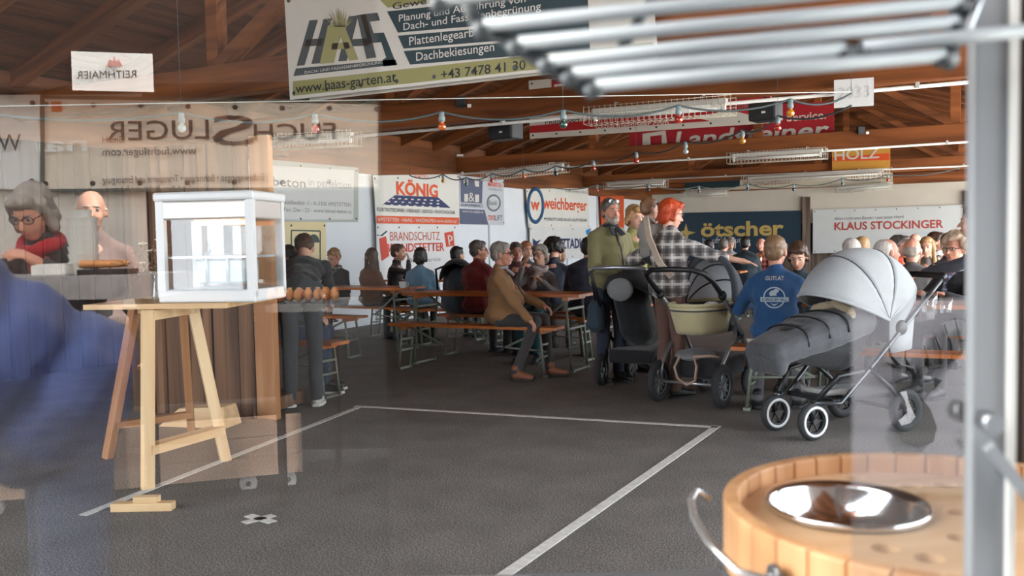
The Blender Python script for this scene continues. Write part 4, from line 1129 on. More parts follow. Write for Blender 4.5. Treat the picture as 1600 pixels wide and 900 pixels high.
plaid = check('plaid_grey', (142, 136, 134), (40, 38, 40), (222, 218, 212), 9.5)
redplaid = check('plaid_red', (142, 46, 40), (50, 26, 28), (190, 120, 100), 11)
scarf_check = check('scarf_check', (120, 108, 100), (52, 48, 48), (190, 178, 166), 16)
floral = check('scarf_floral', (74, 98, 140), (120, 90, 96), (190, 206, 226), 20)

# --- around the tables on the white wall side
ST('person in black jacket bending over the table behind the plank hut post, pale sneakers', 468, 7.1, 176, lean=1.2, hp=.95, H=1.76, bottom=cloth('dark_denim', (50, 54, 58)), shoes=mat('sneaker_pale', (202, 200, 192), .6), sole=sole_white, hair=('short', H_brown), hands={'L': (-.25, .85, .80), 'R': (.2, .85, .78)})
S('seated person in dark jeans on the low bench, black sneaker with white sole', 432, 7.75, 80, hair=('short', H_dark), bottom=C_jeans, sole=sole_white, lean=.15, hp=.4, H=1.6, top=C_dark)
S('elderly man with spectacles and checked scarf looking down at the table', 528, 9.7, -38, bY=9.55, ty=389, lean=.12, hp=.35, hair=('short', hairm('sandy', (150, 112, 72))), glasses=True, scarf=scarf_check, top=C_dark, bulk=.03, sk=1)
S('long haired woman in rust brown coat looking over her shoulder', 578, 10.8, 130, bY=9.55, ty=392, hair=('long', H_brown), hy=1.1, fem=True, top=brownc, H=1.64, bulk=.05)
S('man in dark jacket covering his face with one hand', 614, 11.3, 70, bY=10.2, ty=380, lean=.1, hair=('short', H_brown), top=C_dark, hands={'R': (.05, .24, 1.04), 'L': (-.12, .36, .80)}, H=1.78, curl=12, palm={'R': (0, -1, .2)})
S('woman in light blue hoodie seen from behind', 655, 10.3, 168, bY=9.4, ty=390, hair=('mid', H_dark), fem=True, top=ltblue, hood=True, bulk=.045, H=1.66, lean=.12)
S('man in black jacket with cropped dark hair near the fire safety banner', 704, 11.8, 130, bY=10.2, ty=386, hair=('short', H_dark), top=C_black, lean=.2, H=1.76, bulk=.04)
S('grey haired man in wine red jacket with spectacles', 746, 9.75, 140, bY=8.78, ty=373, hair=('short', H_salt), hy=-.75, glasses=True, collar_m=cloth('red_collar', (130, 32, 34)), top=redj, bulk=.05, belly=.05, H=1.80, sk=1, vox=.0095, scarf=None)
S('man in tan jacket and sunglasses seated sideways on the nearest bench end', 783, 8.62, 84, ty=377, hair=('short', H_grey), glasses='dark', collar_m=cloth('shirt_grey', (170, 168, 170)), top=tanj, bottom=cloth('dark_grey_trouser', (62, 60, 60)), belly=.09, bulk=.035, H=1.76, sk=1, vox=.009,
  hands={'R': (.30, .30, .53), 'L': (-.1, .38, .66)}, shoes=mat('shoe_tan', (132, 82, 58), .6), lean=-.04, knees={'L': (-.02, .40, .54), 'R': (.22, .34, .53)}, ankles={'L': (.16, .46, .09), 'R': (.42, .16, .09)})
S('smiling man in maroon sweater between the tan jacket man and grey vest woman', 806, 10.1, 12, bY=9.4, ty=378, hair=('short', H_salt), top=maroon, H=1.78, sk=1, hands={'R': (.1, .35, .80)})
S('woman with short grey hair, spectacles and grey vest, hand at her mouth', 840, 9.15, -18, bY=8.78, ty=382, hair=('mid', H_grey), hy=-.25, hr=.12, side=-.1, glasses=True, fem=True, top=greyv, scarf=cloth('pale_scarf', (196, 182, 180)), bottom=cloth('teal', (40, 84, 92)), H=1.72, vox=.009,
  hands={'R': (.10, .24, .99), 'L': (-.14, .30, .86)}, curl=25, palm={'R': (-.6, -.8, .2)}, elb={'R': (.4, .2, -1)}, lean=.1)
S('person with bushy curly dark hair in navy jacket', 862, 10.9, 165, bY=9.4, ty=371, hair=('curly', H_dark), top=navy, H=1.78, lean=.15)
S('light brown haired woman resting her cheek in her hand', 886, 11.2, -60, bY=10.65, ty=382, hair=('bob', hairm('light_brown', (140, 104, 74))), fem=True, top=cloth('pale_grey', (150, 150, 152)), hands={'R': (.06, .26, 1.03)}, curl=15, H=1.70, lean=.25)
S('broad man in navy jacket with his back turned beside the bearded man', 918, 9.5, 172, bY=8.78, ty=367, hair=('short', H_dark), top=navy, bulk=.075, H=1.82, lean=.08)
S('red haired child peeping out beyond the grey vest woman', 822, 11.6, 20, bY=10.65, ty=376, hair=('short', hairm('ginger', (150, 92, 58))), H=1.70, top=C_dark)
# --- standing group with the prams
ST('bearded man in olive fleece jacket with spectacles pushed up on his head', 952, 8.05, 36, ty=307, H=1.82, hair=('short', H_salt), hy=-.15, glasses='up', beard=hairm('beard_grey', (150, 140, 130)), collar_m=cloth('navy_polo', (30, 34, 46)), top=olive, bottom=cloth('navy_trouser', (34, 42, 60)), belly=.06, bulk=.035, sk=1, vox=.0085,
   hands={'R': (.12, .30, 1.0), 'L': (-.26, .16, .88)}, palm={'R': (0, .2, -1)}, curl=40)
ST('fair haired girl behind the bearded man and the toddler', 990, 8.6, 35, ty=319, H=1.66, hair=('mid', H_blond), fem=True, top=cloth('yellow_green', (150, 146, 90)), hp=.15)
rw = ST('woman with red pixie hair and checked jacket holding a toddler', 1045, 7.25, 128, ty=310, H=1.72, hair=('mid', H_red), hy=-.1, hp=.22, glasses=True, fem=True, top=plaid, bottom=brownt, bulk=.045, vox=.0085,
   hands={'R': (.40, .50, 1.07), 'L': (-.33, .10, 1.10)}, elb={'R': (.5, .1, -1), 'L': (-.8, -.3, -.6)}, curl=12, sleeve=.45, palm={'R': (0, .2, -1)})
M_ = rw.matrix_basis
be = MB(); be.tube([(-.12, -.185, 1.43), (.0, -.20, 1.30), (.12, -.195, 1.14), (.17, -.15, 1.02)], .022, 6)
be = MB(); prev = None
for a, c in (((-.10, -.15, 1.46), (.0, -.198, 1.30)), ((.0, -.198, 1.30), (.13, -.20, 1.10)), ((.13, -.20, 1.10), (.19, -.12, .98))): be.bar(a, c, .055, .012, (0, -1, .3))
be.build('shoulder_strap', cloth('strap_beige', (190, 172, 154), bump=.6, bs=60), rw)
er = MB().ell((.03, -.02, 0), .001); del er
td = person('toddler in pale sweater and dark vest carried on the shoulder of the red haired woman', tuple(Vector(spot(1013, 7.42)) + Vector((0, 0, .98))), facing(1012, 115), H=.98, hs=1.3, seat=.12, hair=('short', hairm('toddler_brown', (120, 84, 58))), hy=.2, top=cloth('toddler_grey', (150, 146, 140)), bottom=C_dark, bulk=.02,
            vox=.0095, hands={'R': (.06, .20, .36), 'L': (-.16, .12, .42)}, knees={'L': (-.10, .13, .08), 'R': (.10, .13, .08)}, ankles={'L': (-.10, .12, -.06), 'R': (.10, .12, -.06)})
# --- around the blue sweater table
bs_ = S('man in royal blue sweater with round back emblem seated on the bench', 1211, 7.3, 176, bY=6.74, ty=365, hair=('short', hairm('sandy_short', (128, 98, 70))), hy=-.25, top=bluesw, bottom=greytr, H=1.84, vox=.0085, bulk=.03, lean=.1, sk=1,
   hands={'R': (.22, .36, .79), 'L': (-.18, .36, .80)}, knees={'L': (-.16, .42, .54), 'R': (.16, .42, .54)}, ankles={'L': (-.13, .02, .09), 'R': (.15, .10, .09)})
S('dark haired woman looking down opposite the blue sweater man', 1249, 7.72, -8, ty=389, hair=('mid', H_brown), hp=.42, fem=True, top=cloth('petrol_dark', (36, 50, 60)), H=1.74, lean=.1, vox=.0095, hands={'R': (.1, .36, .79), 'L': (-.1, .36, .79)})
# --- far tables by the blue banner
S('dark haired person in black seen from behind before the blue banner', 1108, 15.0, 170, ty=374, hair=('short', H_dark), top=C_black, vox=.015)
S('person with ash grey hair at the far table, back turned', 1130, 15.6, 150, ty=373, hair=('short', H_salt), top=C_dark, vox=.015)
S('grey haired woman at the far table looking down', 1141, 16.6, 10, ty=370, hair=('bob', H_grey), hp=.3, fem=True, top=cloth('white_dot', (150, 152, 156)), vox=.015)
S('broad dark haired man in dark petrol sweater at the far table', 1164, 14.6, 172, ty=369, hair=('short', H_dark), top=cloth('petrol_sweater', (30, 44, 54)), bulk=.06, vox=.015, H=1.78)
S('white haired man in red checked shirt at the far table', 1189, 16.2, -12, ty=372, hair=('thin', H_white), top=redplaid, sk=1, vox=.014, H=1.80)
# --- elderly crowd by the grey stroller
S('white haired person with back turned behind the pram hood', 1330, 8.0, 170, bY=8.6, ty=374, hair=('short', H_white), top=C_dark, vox=.013)
S('blond person next to the white haired head above the pram hood', 1346, 8.7, 160, bY=10.9, ty=370, hair=('mid', H_blond), top=C_dark, vox=.013, H=1.74)
S('white haired man in beige jacket leaning to the grey stroller', 1384, 7.25, 150, bY=8.02, ty=374, hair=('thin', H_white), top=beigej, sk=1, bulk=.05, hy=-.5, vox=.009, H=1.74)
S('spectacled woman with brown grey hair and open mouth', 1402, 8.1, 60, bY=9.9, ty=367, hair=('mid', H_salt), glasses=True, fem=True, top=orangej, vox=.0095, H=1.76, sk=1)
S('bald man in grey wool jacket with his back turned', 1424, 7.9, 165, bY=8.6, ty=372, hair=('bald', hairm('ring_grey', (178, 168, 158))), top=greyj, bulk=.06, sk=1, vox=.0095, H=1.76)
S('woman with long light hair resting her chin on her hand', 1449, 8.9, -8, bY=10.9, ty=371, hair=('long', H_blond), fem=True, top=cloth('light_grey_knit', (140, 136, 132)), hands={'R': (.06, .26, 1.02)}, vox=.0095, H=1.76, lean=.08)
S('bald grey headed man farther back in the elderly crowd', 1428, 10.6, 150, bY=13.2, ty=363, hair=('bald', H_grey), top=C_dark, vox=.013, H=1.86)
S('dark haired man in profile with white collar in the elderly crowd', 1460, 9.6, 80, bY=12, ty=360, hair=('short', H_brown), top=C_black, scarf=cloth('white_scarf', (210, 208, 204)), vox=.011, H=1.86)
S('old woman with curly light hair, spectacles and blue scarf', 1497, 6.75, -34, bY=8.02, ty=366, hair=('curly', hairm('curl_beige', (196, 172, 148))), glasses=True, fem=True, scarf=floral, top=C_black, vox=.0085, H=1.74, sk=1, bulk=.04, hands={'R': (.12, .30, .80), 'L': (-.12, .32, .80)})
S('dark haired person just beyond the curly haired old woman', 1482, 8.6, 20, bY=9.9, ty=363, hair=('short', H_salt), top=C_dark, vox=.013, H=1.82)
ST('person in dark grey jacket reaching for the stroller handle from beyond the grey post', 1622, 6.2, -92, lean=.72, H=1.62, hair=('short', H_brown), top=cloth('slate', (70, 74, 84)), hands={'L': (.0, .82, .96), 'R': (.16, .82, .96)}, elb={'L': (0, .3, -1), 'R': (.3, .3, -1)}, curl=45, vox=.0085, palm={'L': (0, 0, -1), 'R': (0, 0, -1)})
# prints on clothing, each a thin child of its wearer
jk = [c for c in bs_.children if c.name.startswith('jacket')][0]
text(bs_, 'GUTI.AT', -.065, .065, .965, .028, I_white, y=-.45, bold=.01, name='print', wrap=jk)
pale_p = mat('print_pale', (178, 190, 200), .7)
def print_poly(pts, m=pale_p, y=-.45, nm='emblem'):
    o = MB().add([(a, y, b) for a, b in pts], [tuple(range(len(pts)))]).build(nm, m, bs_); shrink(o, jk); return o
def seg_(i, r): a = 2 * math.pi * i / 30; return (r * math.cos(a), -.45, .84 + r * math.sin(a))
o = MB().add([seg_(i, .078) for i in range(30)] + [seg_(i, .069) for i in range(30)], [(i, (i + 1) % 30, (i + 1) % 30 + 30, i + 30) for i in range(30)]).build('emblem', pale_p, bs_); shrink(o, jk)
o = MB().add([(-.1 + .02 * i, -.45, z) for z in (.808, .842) for i in range(11)], [(i, i + 1, i + 12, i + 11) for i in range(10)]).build('emblem', pale_p, bs_); shrink(o, jk)
print_poly([(-.03, .852), (-.036, .872), (-.02, .89), (-.006, .893), (.012, .905), (.034, .896), (.03, .878), (.014, .87), (.018, .855)])
print_poly([(-.03, .80), (.0, .778), (.03, .80), (.0, .79)])
text(bs_, 'ORIGINAL', -.088, .088, .815, .02, ink('royal', (30, 74, 118)), y=-.45, name='print', bold=.02, wrap=jk)
# ================================================================= prams
rub, rimg, rimw = mat('tyre_rubber', (40, 41, 44), .75), mat('rim_grey', (132, 136, 140), .35, .5), mat('rim_white', (206, 208, 208), .5)
silver, blackf = mat('silver_tube', (156, 160, 164), .3, .7), mat('black_tube', (26, 27, 30), .45)
def wheel(t, c, r, wd, rim, spokes=10, hub=None, band=None):
    tw = MB(); RX = Matrix.Rotation(math.pi / 2, 3, 'Y')
    k = r * .16
    prof = [(r - k * 1.5 + k * 1.5 * math.cos(a) * .9 + k * .2, wd * .5 * math.sin(a)) for a in [2 * math.pi * i / 12 for i in range(13)]]
    o = tw.lathe(prof, 30, c, True, RX).build('wheel', rub, t)
    rm_ = MB(); rr = r - k * 2.5
    rm_.lathe([(rr, -wd * .3), (rr + k * .6, -wd * .36), (rr + k * .6, wd * .36), (rr, wd * .3), (rr, -wd * .3)], 30, c, True, RX)
    for i in range(spokes):
        a = 2 * math.pi * i / spokes; d = Vector((0, math.cos(a), math.sin(a)))
        rm_.bar(Vector(c) + d * r * .12, Vector(c) + d * rr * 1.02, wd * .22, r * .07, (1, 0, 0))
    rm_.cyl(Vector(c) - Vector((wd * .45, 0, 0)), Vector(c) + Vector((wd * .45, 0, 0)), r * .16, n=12)
    rm_.build('rim', rim, o)
    if band:
        bm_ = MB(); rb = r - k * 1.6
        for s_ in (-1, 1): bm_.lathe([(rb - k * .45, s_ * wd * .47), (rb + k * .45, s_ * wd * .47), (rb + k * .45, s_ * wd * .52), (rb - k * .45, s_ * wd * .52), (rb - k * .45, s_ * wd * .47)], 30, c, True, RX)
        bm_.build('white_band', band, o)
    return o
def hd_rot(v): return math.atan2(-v.x, v.y)
def arc_surf(fn, nu, nv, m, name, t, th=.008, smooth=True):
    vs, fs = [], []
    for i in range(nu + 1):
        for j in range(nv + 1): vs.append(fn(i / nu, j / nv))
    for i in range(nu):
        for j in range(nv):
            a = i * (nv + 1) + j; fs.append((a, a + 1, a + nv + 2, a + nv + 1))
    o = MB().add(vs, fs, smooth).build(name, m, t)
    s = o.modifiers.new('thick', 'SOLIDIFY'); s.thickness = th; s.offset = 0
    return o
# --- cream and grey carrycot pram
hv = (FWD * math.cos(R(38)) + RGT * math.sin(R(38)))
base = Vector(spot(1076, 6.86)) + hv * .30
pr = thing('pram', 'cream and grey carrycot pram with black loop handle', 'pram', base, hd_rot(hv))
cream_f, greyf, dgreyf = cloth('cream_canvas', (198, 188, 148)), cloth('pram_grey', (226, 229, 234)), cloth('pram_slate', (72, 76, 84))
for x in (-.27, .27): wheel(pr, (x, -.30, .165), .165, .055, rimg, 12)
for x in (-.20, .20): wheel(pr, (x, .36, .125), .125, .05, rimg, 8)
def cot(u, v, k=0):           # oval tub
    a = 2 * math.pi * u; n_ = 2.6
    c, s_ = math.cos(a), math.sin(a)
    x = .215 * math.copysign(abs(c) ** (2 / n_), c); y = .40 * math.copysign(abs(s_) ** (2 / n_), s_)
    taper = .80 + .20 * v
    return Vector((x * taper, y * taper, .545 + .215 * v))
cm = MB(); nu, nv = 40, 5
vs = [cot(i / nu, j / nv) for i in range(nu) for j in range(nv + 1)]
fs = [(i * (nv + 1) + j, ((i + 1) % nu) * (nv + 1) + j, ((i + 1) % nu) * (nv + 1) + j + 1, i * (nv + 1) + j + 1) for i in range(nu) for j in range(nv)]
ft = [f for f in fs if vs[f[0]].y < -.02]; bk_ = [f for f in fs if vs[f[0]].y >= -.02]
def sub(vs, fs):
    ids = sorted({i for f in fs for i in f}); mp = {a: b for b, a in enumerate(ids)}
    return [vs[i] for i in ids], [tuple(mp[i] for i in f) for f in fs]
for nm, ff, mm in (('cot_front', ft, cream_f), ('cot_side', bk_, dgreyf)):
    o = MB().add(*sub(vs, ff), True).build(nm, mm, pr); s_ = o.modifiers.new('thick', 'SOLIDIFY'); s_.thickness = .014; s_.offset = 0
MB().tube([cot(i / 40, 1) + Vector((0, 0, .008)) for i in range(40)], .016, 8, True).build('cot_rim', cloth('cream_piping', (190, 182, 140)), pr)
MB().tube([cot(i / 40, .86) * 1.0 + Vector((0, 0, 0)) for i in range(40)], .011, 6, True).build('piping', dgreyf, pr)
MB().add([cot(i / nu, .12) for i in range(nu)], [tuple(range(nu))]).build('cot_floor', dgreyf, pr)
mt = MB(); mt.ell((0, -.05, .70), (.19, .34, .055)); live(mt.build('blanket', cloth('blanket_dark', (58, 66, 66)), pr), .014, 2, 0, .03, .05)
live(MB().ell((-.05, -.24, .755), (.06, .05, .02)).build('pink_cloth', cloth('pink', (206, 130, 146)), pr), .012, 2, 0, .015, .04)
live(MB().ell((.09, -.1, .765), (.06, .05, .025)).build('white_cloth', cloth('whitecloth', (200, 198, 194)), pr), .012, 2, 0, .02, .04)
# hood: quarter shell hinged at the far half, opening toward the handle
def hoodf(u, v):
    a = R(2 + 84 * u)                        # from back rim up over to the mouth
    b = math.pi * v
    rx, ry, rz = .225, .40, .40
    x = rx * math.cos(b) * 1.0; s_ = math.sin(b)
    return Vector((x, .04 + ry * math.cos(a) * s_ ** .7, .745 + rz * math.sin(a) * s_ ** .7 * 1.0))
arc_surf(hoodf, 12, 16, dgreyf, 'hood', pr, .012)
def lin(u, v):
    p = hoodf(u, v); c = Vector((0, .04, .745)); return c + (p - c) * .94
arc_surf(lin, 12, 16, greyf, 'hood_lining', pr, .006)
MB().tube([hoodf(1, j / 20) for j in range(21)], .03, 8).build('hood_roll', dgreyf, pr)
for u in (.35, .7): MB().tube([lin(u, j / 20) * .995 + Vector((0, 0, .0)) for j in range(21)], .008, 6).build('hood_seam', blackf, pr)
# chassis
hb = [(-.235, .10, .60), (-.255, -.08, .70), (-.262, -.28, .85), (-.262, -.44, .965), (-.24, -.53, 1.02), (-.17, -.575, 1.05), (0, -.585, 1.055), (.17, -.575, 1.05), (.24, -.53, 1.02), (.262, -.44, .965), (.262, -.28, .85), (.255, -.08, .70), (.235, .10, .60)]
MB().tube(hb[2:11], .021, 8).build('handle_bar', blackf, pr)
for k in (-1, 1):
    MB().tube([(k * .262, -.28, .85), (k * .255, -.08, .70), (k * .25, .10, .52), (k * .24, .22, .34), (k * .2, .36, .16)], .016, 8).build('frame_tube', silver, pr)
    MB().tube([(k * .25, .12, .52), (k * .255, -.14, .44), (k * .25, -.28, .30), (k * .25, -.30, .165)], .016, 8).build('frame_tube', silver, pr)
    MB().ell((k * .262, -.27, .845), (.03, .04, .04)).build('joint', blackf, pr)
    MB().bar((k * .23, .05, .50), (k * .23, .05, .60), .05, .03).build('cot_bracket', blackf, pr)
MB().tube([(-.27, -.30, .165), (.27, -.30, .165)], .012, 8).build('rear_axle', silver, pr)
MB().tube([(-.2, .36, .125), (.2, .36, .125)], .010, 8).build('front_axle', silver, pr)
bk = MB(); bk.box((0, .03, .27), (.40, .52, .16)); o = bk.build('basket', cloth('basket_black', (24, 25, 28)), pr, bevel=.03)
live(MB().ell((-.05, -.1, .36), (.16, .18, .05)).build('cloth_bundle', cloth('bundle', (120, 122, 126)), pr), .014, 2, 0, .03, .05)
MB().tube([(-.10, -.26, .37), (-.13, -.30, .28), (-.10, -.31, .2), (-.02, -.31, .15), (.05, -.31, .19), (.06, -.30, .3), (.02, -.27, .37), (.14, -.24, .38), (.2, -.2, .37)], .011, 6).build('strap', cloth('strap_tan', (176, 146, 126)), pr)
# --- pale grey stroller with footmuff
hv = (-RGT * .90 - FWD * .42).normalized()
fa = Vector(spot(1240, 5.72)); base = fa - hv * .36
gs = thing('stroller', 'pale grey hooded stroller with dark quilted footmuff', 'stroller', base, hd_rot(hv))
palef, darkq, mesh_w = cloth('pale_grey_canvas', (158, 162, 164), bump=.2), cloth('quilt_grey', (72, 74, 78)), cloth('fleece_beige', (176, 158, 130), bump=.9, bs=140)
for x in (-.17, .17): wheel(gs, (x, .36, .12), .12, .05, blackf, 6, band=rimw)
for x in (-.27, .27): wheel(gs, (x, -.33, .14), .14, .05, blackf, 6, band=None)
for k in (-1, 1):
    MB().tube([(k * .265, -.66, .98), (k * .262, -.36, .72), (k * .255, -.05, .45), (k * .24, .20, .23), (k * .17, .36, .235)], .015, 8).build('frame_tube', mat('graphite_tube', (92, 96, 100), .3, .7), gs)
    MB().tube([(k * .255, -.02, .44), (k * .26, -.2, .3), (k * .265, -.33, .14)], .016, 8).build('rear_leg', blackf, gs)
    MB().tube([(k * .17, .36, .24), (k * .17, .375, .18), (k * .17, .36, .12)], .02, 8).build('fork', blackf, gs)
    MB().tube([(k * .25, .02, .42), (k * .22, .2, .40), (k * .17, .33, .25)], .018, 8).build('frame_tube', blackf, gs)
    MB().ell((k * .262, -.30, .68), (.022, .05, .05)).build('joint', blackf, gs)
MB().tube([(-.265, -.66, .98), (-.24, -.72, 1.0), (0, -.735, 1.005), (.24, -.72, 1.0), (.265, -.66, .98)], .021, 8).build('handle_bar', blackf, gs)
MB().tube([(-.27, -.33, .14), (.27, -.33, .14)], .014, 8).build('axle', blackf, gs)
MB().box((0, .2, .235), (.42, .06, .03)).build('front_crossbar', blackf, gs, bevel=.008)
MB().box((0, -.12, .24), (.42, .40, .03)).build('basket', cloth('basket_black', (24, 25, 28)), gs, bevel=.01)
MB().tube([(-.22, .1, .30), (-.1, .17, .27), (.1, .17, .27), (.22, .1, .30)], .018, 6).build('foot_bar', mat('pale_bar', (170, 170, 166), .5), gs)
seat = MB(); seat.cap((0, .0, .55), (0, -.32, .90), .16, .16); seat.cap((0, .02, .54), (0, .34, .60), .16, .14)
live(seat.build('seat', cloth('seat_black', (30, 31, 34)), gs), .016, 3)
fm = MB()
for k in (-1, -.5, 0, .5, 1):
    fm.cap((k * .10, .57, .555), (k * .125, .22, .655), .082, .115); fm.cap((k * .125, .22, .655), (k * .135, -.08, .72), .115, .10)
    fm.cap((k * .10, .58, .56), (k * .10, .57, .47), .07, .06)
live(fm.build('footmuff', darkq, gs), .012, 10, 0, .016, .07)
for y, z, r_ in ((.42, .712, .185), (.27, .757, .205), (.12, .788, .215)):
    MB().tube([(r_ * math.cos(math.pi * j / 14) * 1.08, y, z - .115 + .122 * math.sin(math.pi * j / 14) ** .6) for j in range(15)], .006, 6).build('quilt_seam', blackf, gs)
fr_ = MB(); fr_.tube([(-.20, .05, .70), (-.15, .03, .80), (0, .0, .835), (.15, .03, .80), (.20, .05, .70)], .032, 8)
live(fr_.build('fleece_edge', mesh_w, gs), .012, 2, 0, .012, .03)
MB().box((.13, .585, .60), (.07, .012, .06), Matrix.Rotation(R(-35), 3, 'X')).build('label_patch', mat('patch_pale', (186, 176, 168), .7), gs)
# canopy: three gores over hoops, mouth toward the front
def can(u, v):
    a = R(150 - 128 * u)                       # u 0: lower back, 1: mouth
    b = math.pi * v; s_ = max(math.sin(b), 0) ** .62
    return Vector((.255 * math.cos(b), -.20 + .48 * (-math.cos(math.pi - a)) * s_ * .98, .735 + .46 * math.sin(a) * s_))
for k, (u0, u1) in enumerate(((0, .36), (.36, .68), (.68, 1.0))):
    arc_surf(lambda u, v: can(u0 + (u1 - u0) * u, v), 6, 20, palef, 'canopy_gore', gs, .008)
for u in (.36, .68): MB().tube([can(u, j / 24) * 1.0 + Vector((0, 0, .003)) for j in range(25)], .006, 6).build('canopy_piping', dgreyf, gs)
MB().tube([can(1, j / 24) for j in range(25)], .011, 6).build('canopy_brim', palef, gs)
def back(u, v):
    p = can(0, v); return Vector((p.x, p.y + .10 * u * (1 - abs(2 * v - 1)) - .0, p.z - u * (p.z - .50) * .92))
arc_surf(back, 4, 16, palef, 'canopy_back', gs, .008)
# --- dark buggy held by the bearded man
hv = (FWD * .9 + RGT * .42).normalized()
base = Vector(spot(992, 7.95))
db = thing('buggy', 'black buggy held by the bearded man', 'stroller', base, hd_rot(hv))
for x in (-.25, .25): wheel(db, (x, -.22, .14), .14, .06, rimg, 10)
for x in (-.16, .16): wheel(db, (x, .32, .11), .11, .05, rimg, 8)
blk = cloth('buggy_black', (26, 28, 32))
for k in (-1, 1):
    MB().tube([(k * .25, -.46, 1.02), (k * .25, -.3, .78), (k * .24, 0, .42), (k * .16, .32, .12)], .015, 8).build('frame_tube', blackf, db)
    MB().tube([(k * .24, .02, .45), (k * .25, -.22, .14)], .015, 8).build('rear_leg', blackf, db)
MB().tube([(-.25, -.46, 1.02), (-.2, -.5, 1.045), (0, -.51, 1.05), (.2, -.5, 1.045), (.25, -.46, 1.02)], .019, 8).build('handle_bar', silver, db)
st_ = MB(); st_.cap((0, .05, .50), (0, -.18, .85), .17, .17); st_.cap((0, .05, .50), (0, .3, .44), .17, .15); live(st_.build('seat', blk, db), .018, 3)
arc_surf(lambda u, v: Vector((.235 * math.cos(math.pi * v), -.12 + .34 * math.cos(R(150 - 110 * u)) * math.sin(math.pi * v) ** .7, .72 + .34 * math.sin(R(150 - 110 * u)) * math.sin(math.pi * v) ** .7)), 8, 16, blk, 'hood', db, .01)
MB().ell((.0, -.43, .86), (.12, .03, .10)).build('grey_pocket', cloth('pocket_grey', (120, 122, 124)), db)
MB().box((0, .0, .26), (.38, .4, .12)).build('basket', blk, db, bevel=.02)
live(MB().cap((-.3, -.2, .55), (-.3, -.2, .68), .09, .08).build('hanging_bag', cloth('bag_blue', (40, 56, 70)), db), .014, 2, 0, .02, .06)
MB().tube([(-.3, -.2, .72), (-.28, -.36, .92)], .008, 5).build('bag_strap', blackf, db)
# black child seat shell on the bench by the wall tables
cs_ = thing('child_seat', 'black hooded child seat beside the wine red jacket man', 'child seat', tuple(at_d(714, 470, 10.4)), R(20))
cs_.location.z = .48
live(MB().cap((0, 0, .14), (0, .2, .34), .2, .2).build('shell', cloth('seat_grey', (66, 74, 82)), cs_), .02, 3)
arc_surf(lambda u, v: Vector((.21 * math.cos(math.pi * v), .06 + .24 * math.cos(R(20 + 110 * u)) * math.sin(math.pi * v), .36 + .26 * math.sin(R(20 + 110 * u)) * math.sin(math.pi * v))), 8, 14, blk, 'hood', cs_, .01)
MB().tube([(-.22, 0, .2), (-.22, -.1, .5), (0, -.12, .58), (.22, -.1, .5), (.22, 0, .2)], .014, 8).build('carry_handle', blackf, cs_)
# ================================================================= hatch counter, sashes, rack, tub, post
def C(x, dep, z): return RGT * x + FWD * dep + UP * z            # metres to the side, ahead, above the floor
CM = Matrix((RGT, FWD, UP)).transposed()
o = MB().box((0, 0, 0), (3.2, 1.15, .05)).build('counter', mat('counter_steel', (150, 152, 154), .4, .4)); o.location = C(.3, 1.2, .585); o.rotation_euler.z = YAW
tag(o, 'steel serving counter carrying the wooden tub and grey post', 'counter')
o = MB().box((0, 0, 0), (3.2, .06, .56)).build('wall_front', mat('hatch_panel', (120, 124, 128), .6)); o.location = C(.3, .70, .28); o.rotation_euler.z = YAW; tag(o, kind='structure')
sash_g = glass('sash_glass', .17, (.97, .985, .98)); side_g = glass('side_glass', .3, (.97, .985, .98))
w1 = thing('window_1', None, None, C(0, PANE, 0), YAW); tag(w1, kind='structure')
xr = (600 - 800) / F * PANE
MB().box(((xr - 1.6) / 2, 0, 1.42), (xr + 1.6, .0, 1.60)).f
q = MB().add([(-1.6, 0, .62), (xr, 0, .62), (xr, 0, 2.25), (-1.6, 0, 2.25)], [(0, 1, 2, 3)]).build('pane', sash_g, w1)
MB().box(((xr - 1.6) / 2, 0, .63), (xr + 1.6, .02, .03)).build('bottom_rail', mat('rail_alu', (168, 172, 174), .35, .5), w1)
w2 = thing('window_2', None, None, C(0, 1.0, 0), YAW); tag(w2, kind='structure'); w2.location = C(0, .92, 0)
x0, x1 = (1332 - 800) / F * .92, (1512 - 800) / F * .92
zt = 1.28 - (468 - 366) / F * .92
MB().add([(x0, 0, .61), (x1, 0, .61), (x1, 0, zt), (x0, 0, zt)], [(0, 1, 2, 3)]).build('pane', side_g, w2)
# grey post with brace
grey_al = mat('grey_alu', (134, 138, 142), .5, .1)
po = thing('grey_post', 'tall pale grey aluminium post rising from the counter beside the tub', 'post', C(.488, .92, .61), YAW); po.scale = (.893, .893, 1)
MB().box((0, 0, .85), (.042, .02, 1.7)).build('profile', grey_al, po, bevel=.004)
MB().box((.022, -.004, .85), (.008, .026, 1.7)).build('edge_strip', mat('edge_pale', (206, 206, 202), .4), po)
br = MB().bar((-.012, -.03, .455), (.07, -.05, .355), .02, .012); br.build('brace_arm', grey_al, po)
MB().cyl((-.012, -.02, .48), (-.012, -.045, .48), .011, n=14).build('bolt', mat('bolt_steel', (126, 130, 136), .3, .7), po)
dk = MB().box((0, 0, 1.1), (.3, .05, 2.2)).build('trim_2', wood('dark_stained', (60, 44, 36), (36, 26, 22), 'z')); dk.location = C(1.08, 1.65, 0); dk.rotation_euler.z = YAW; tag(dk, kind='structure')
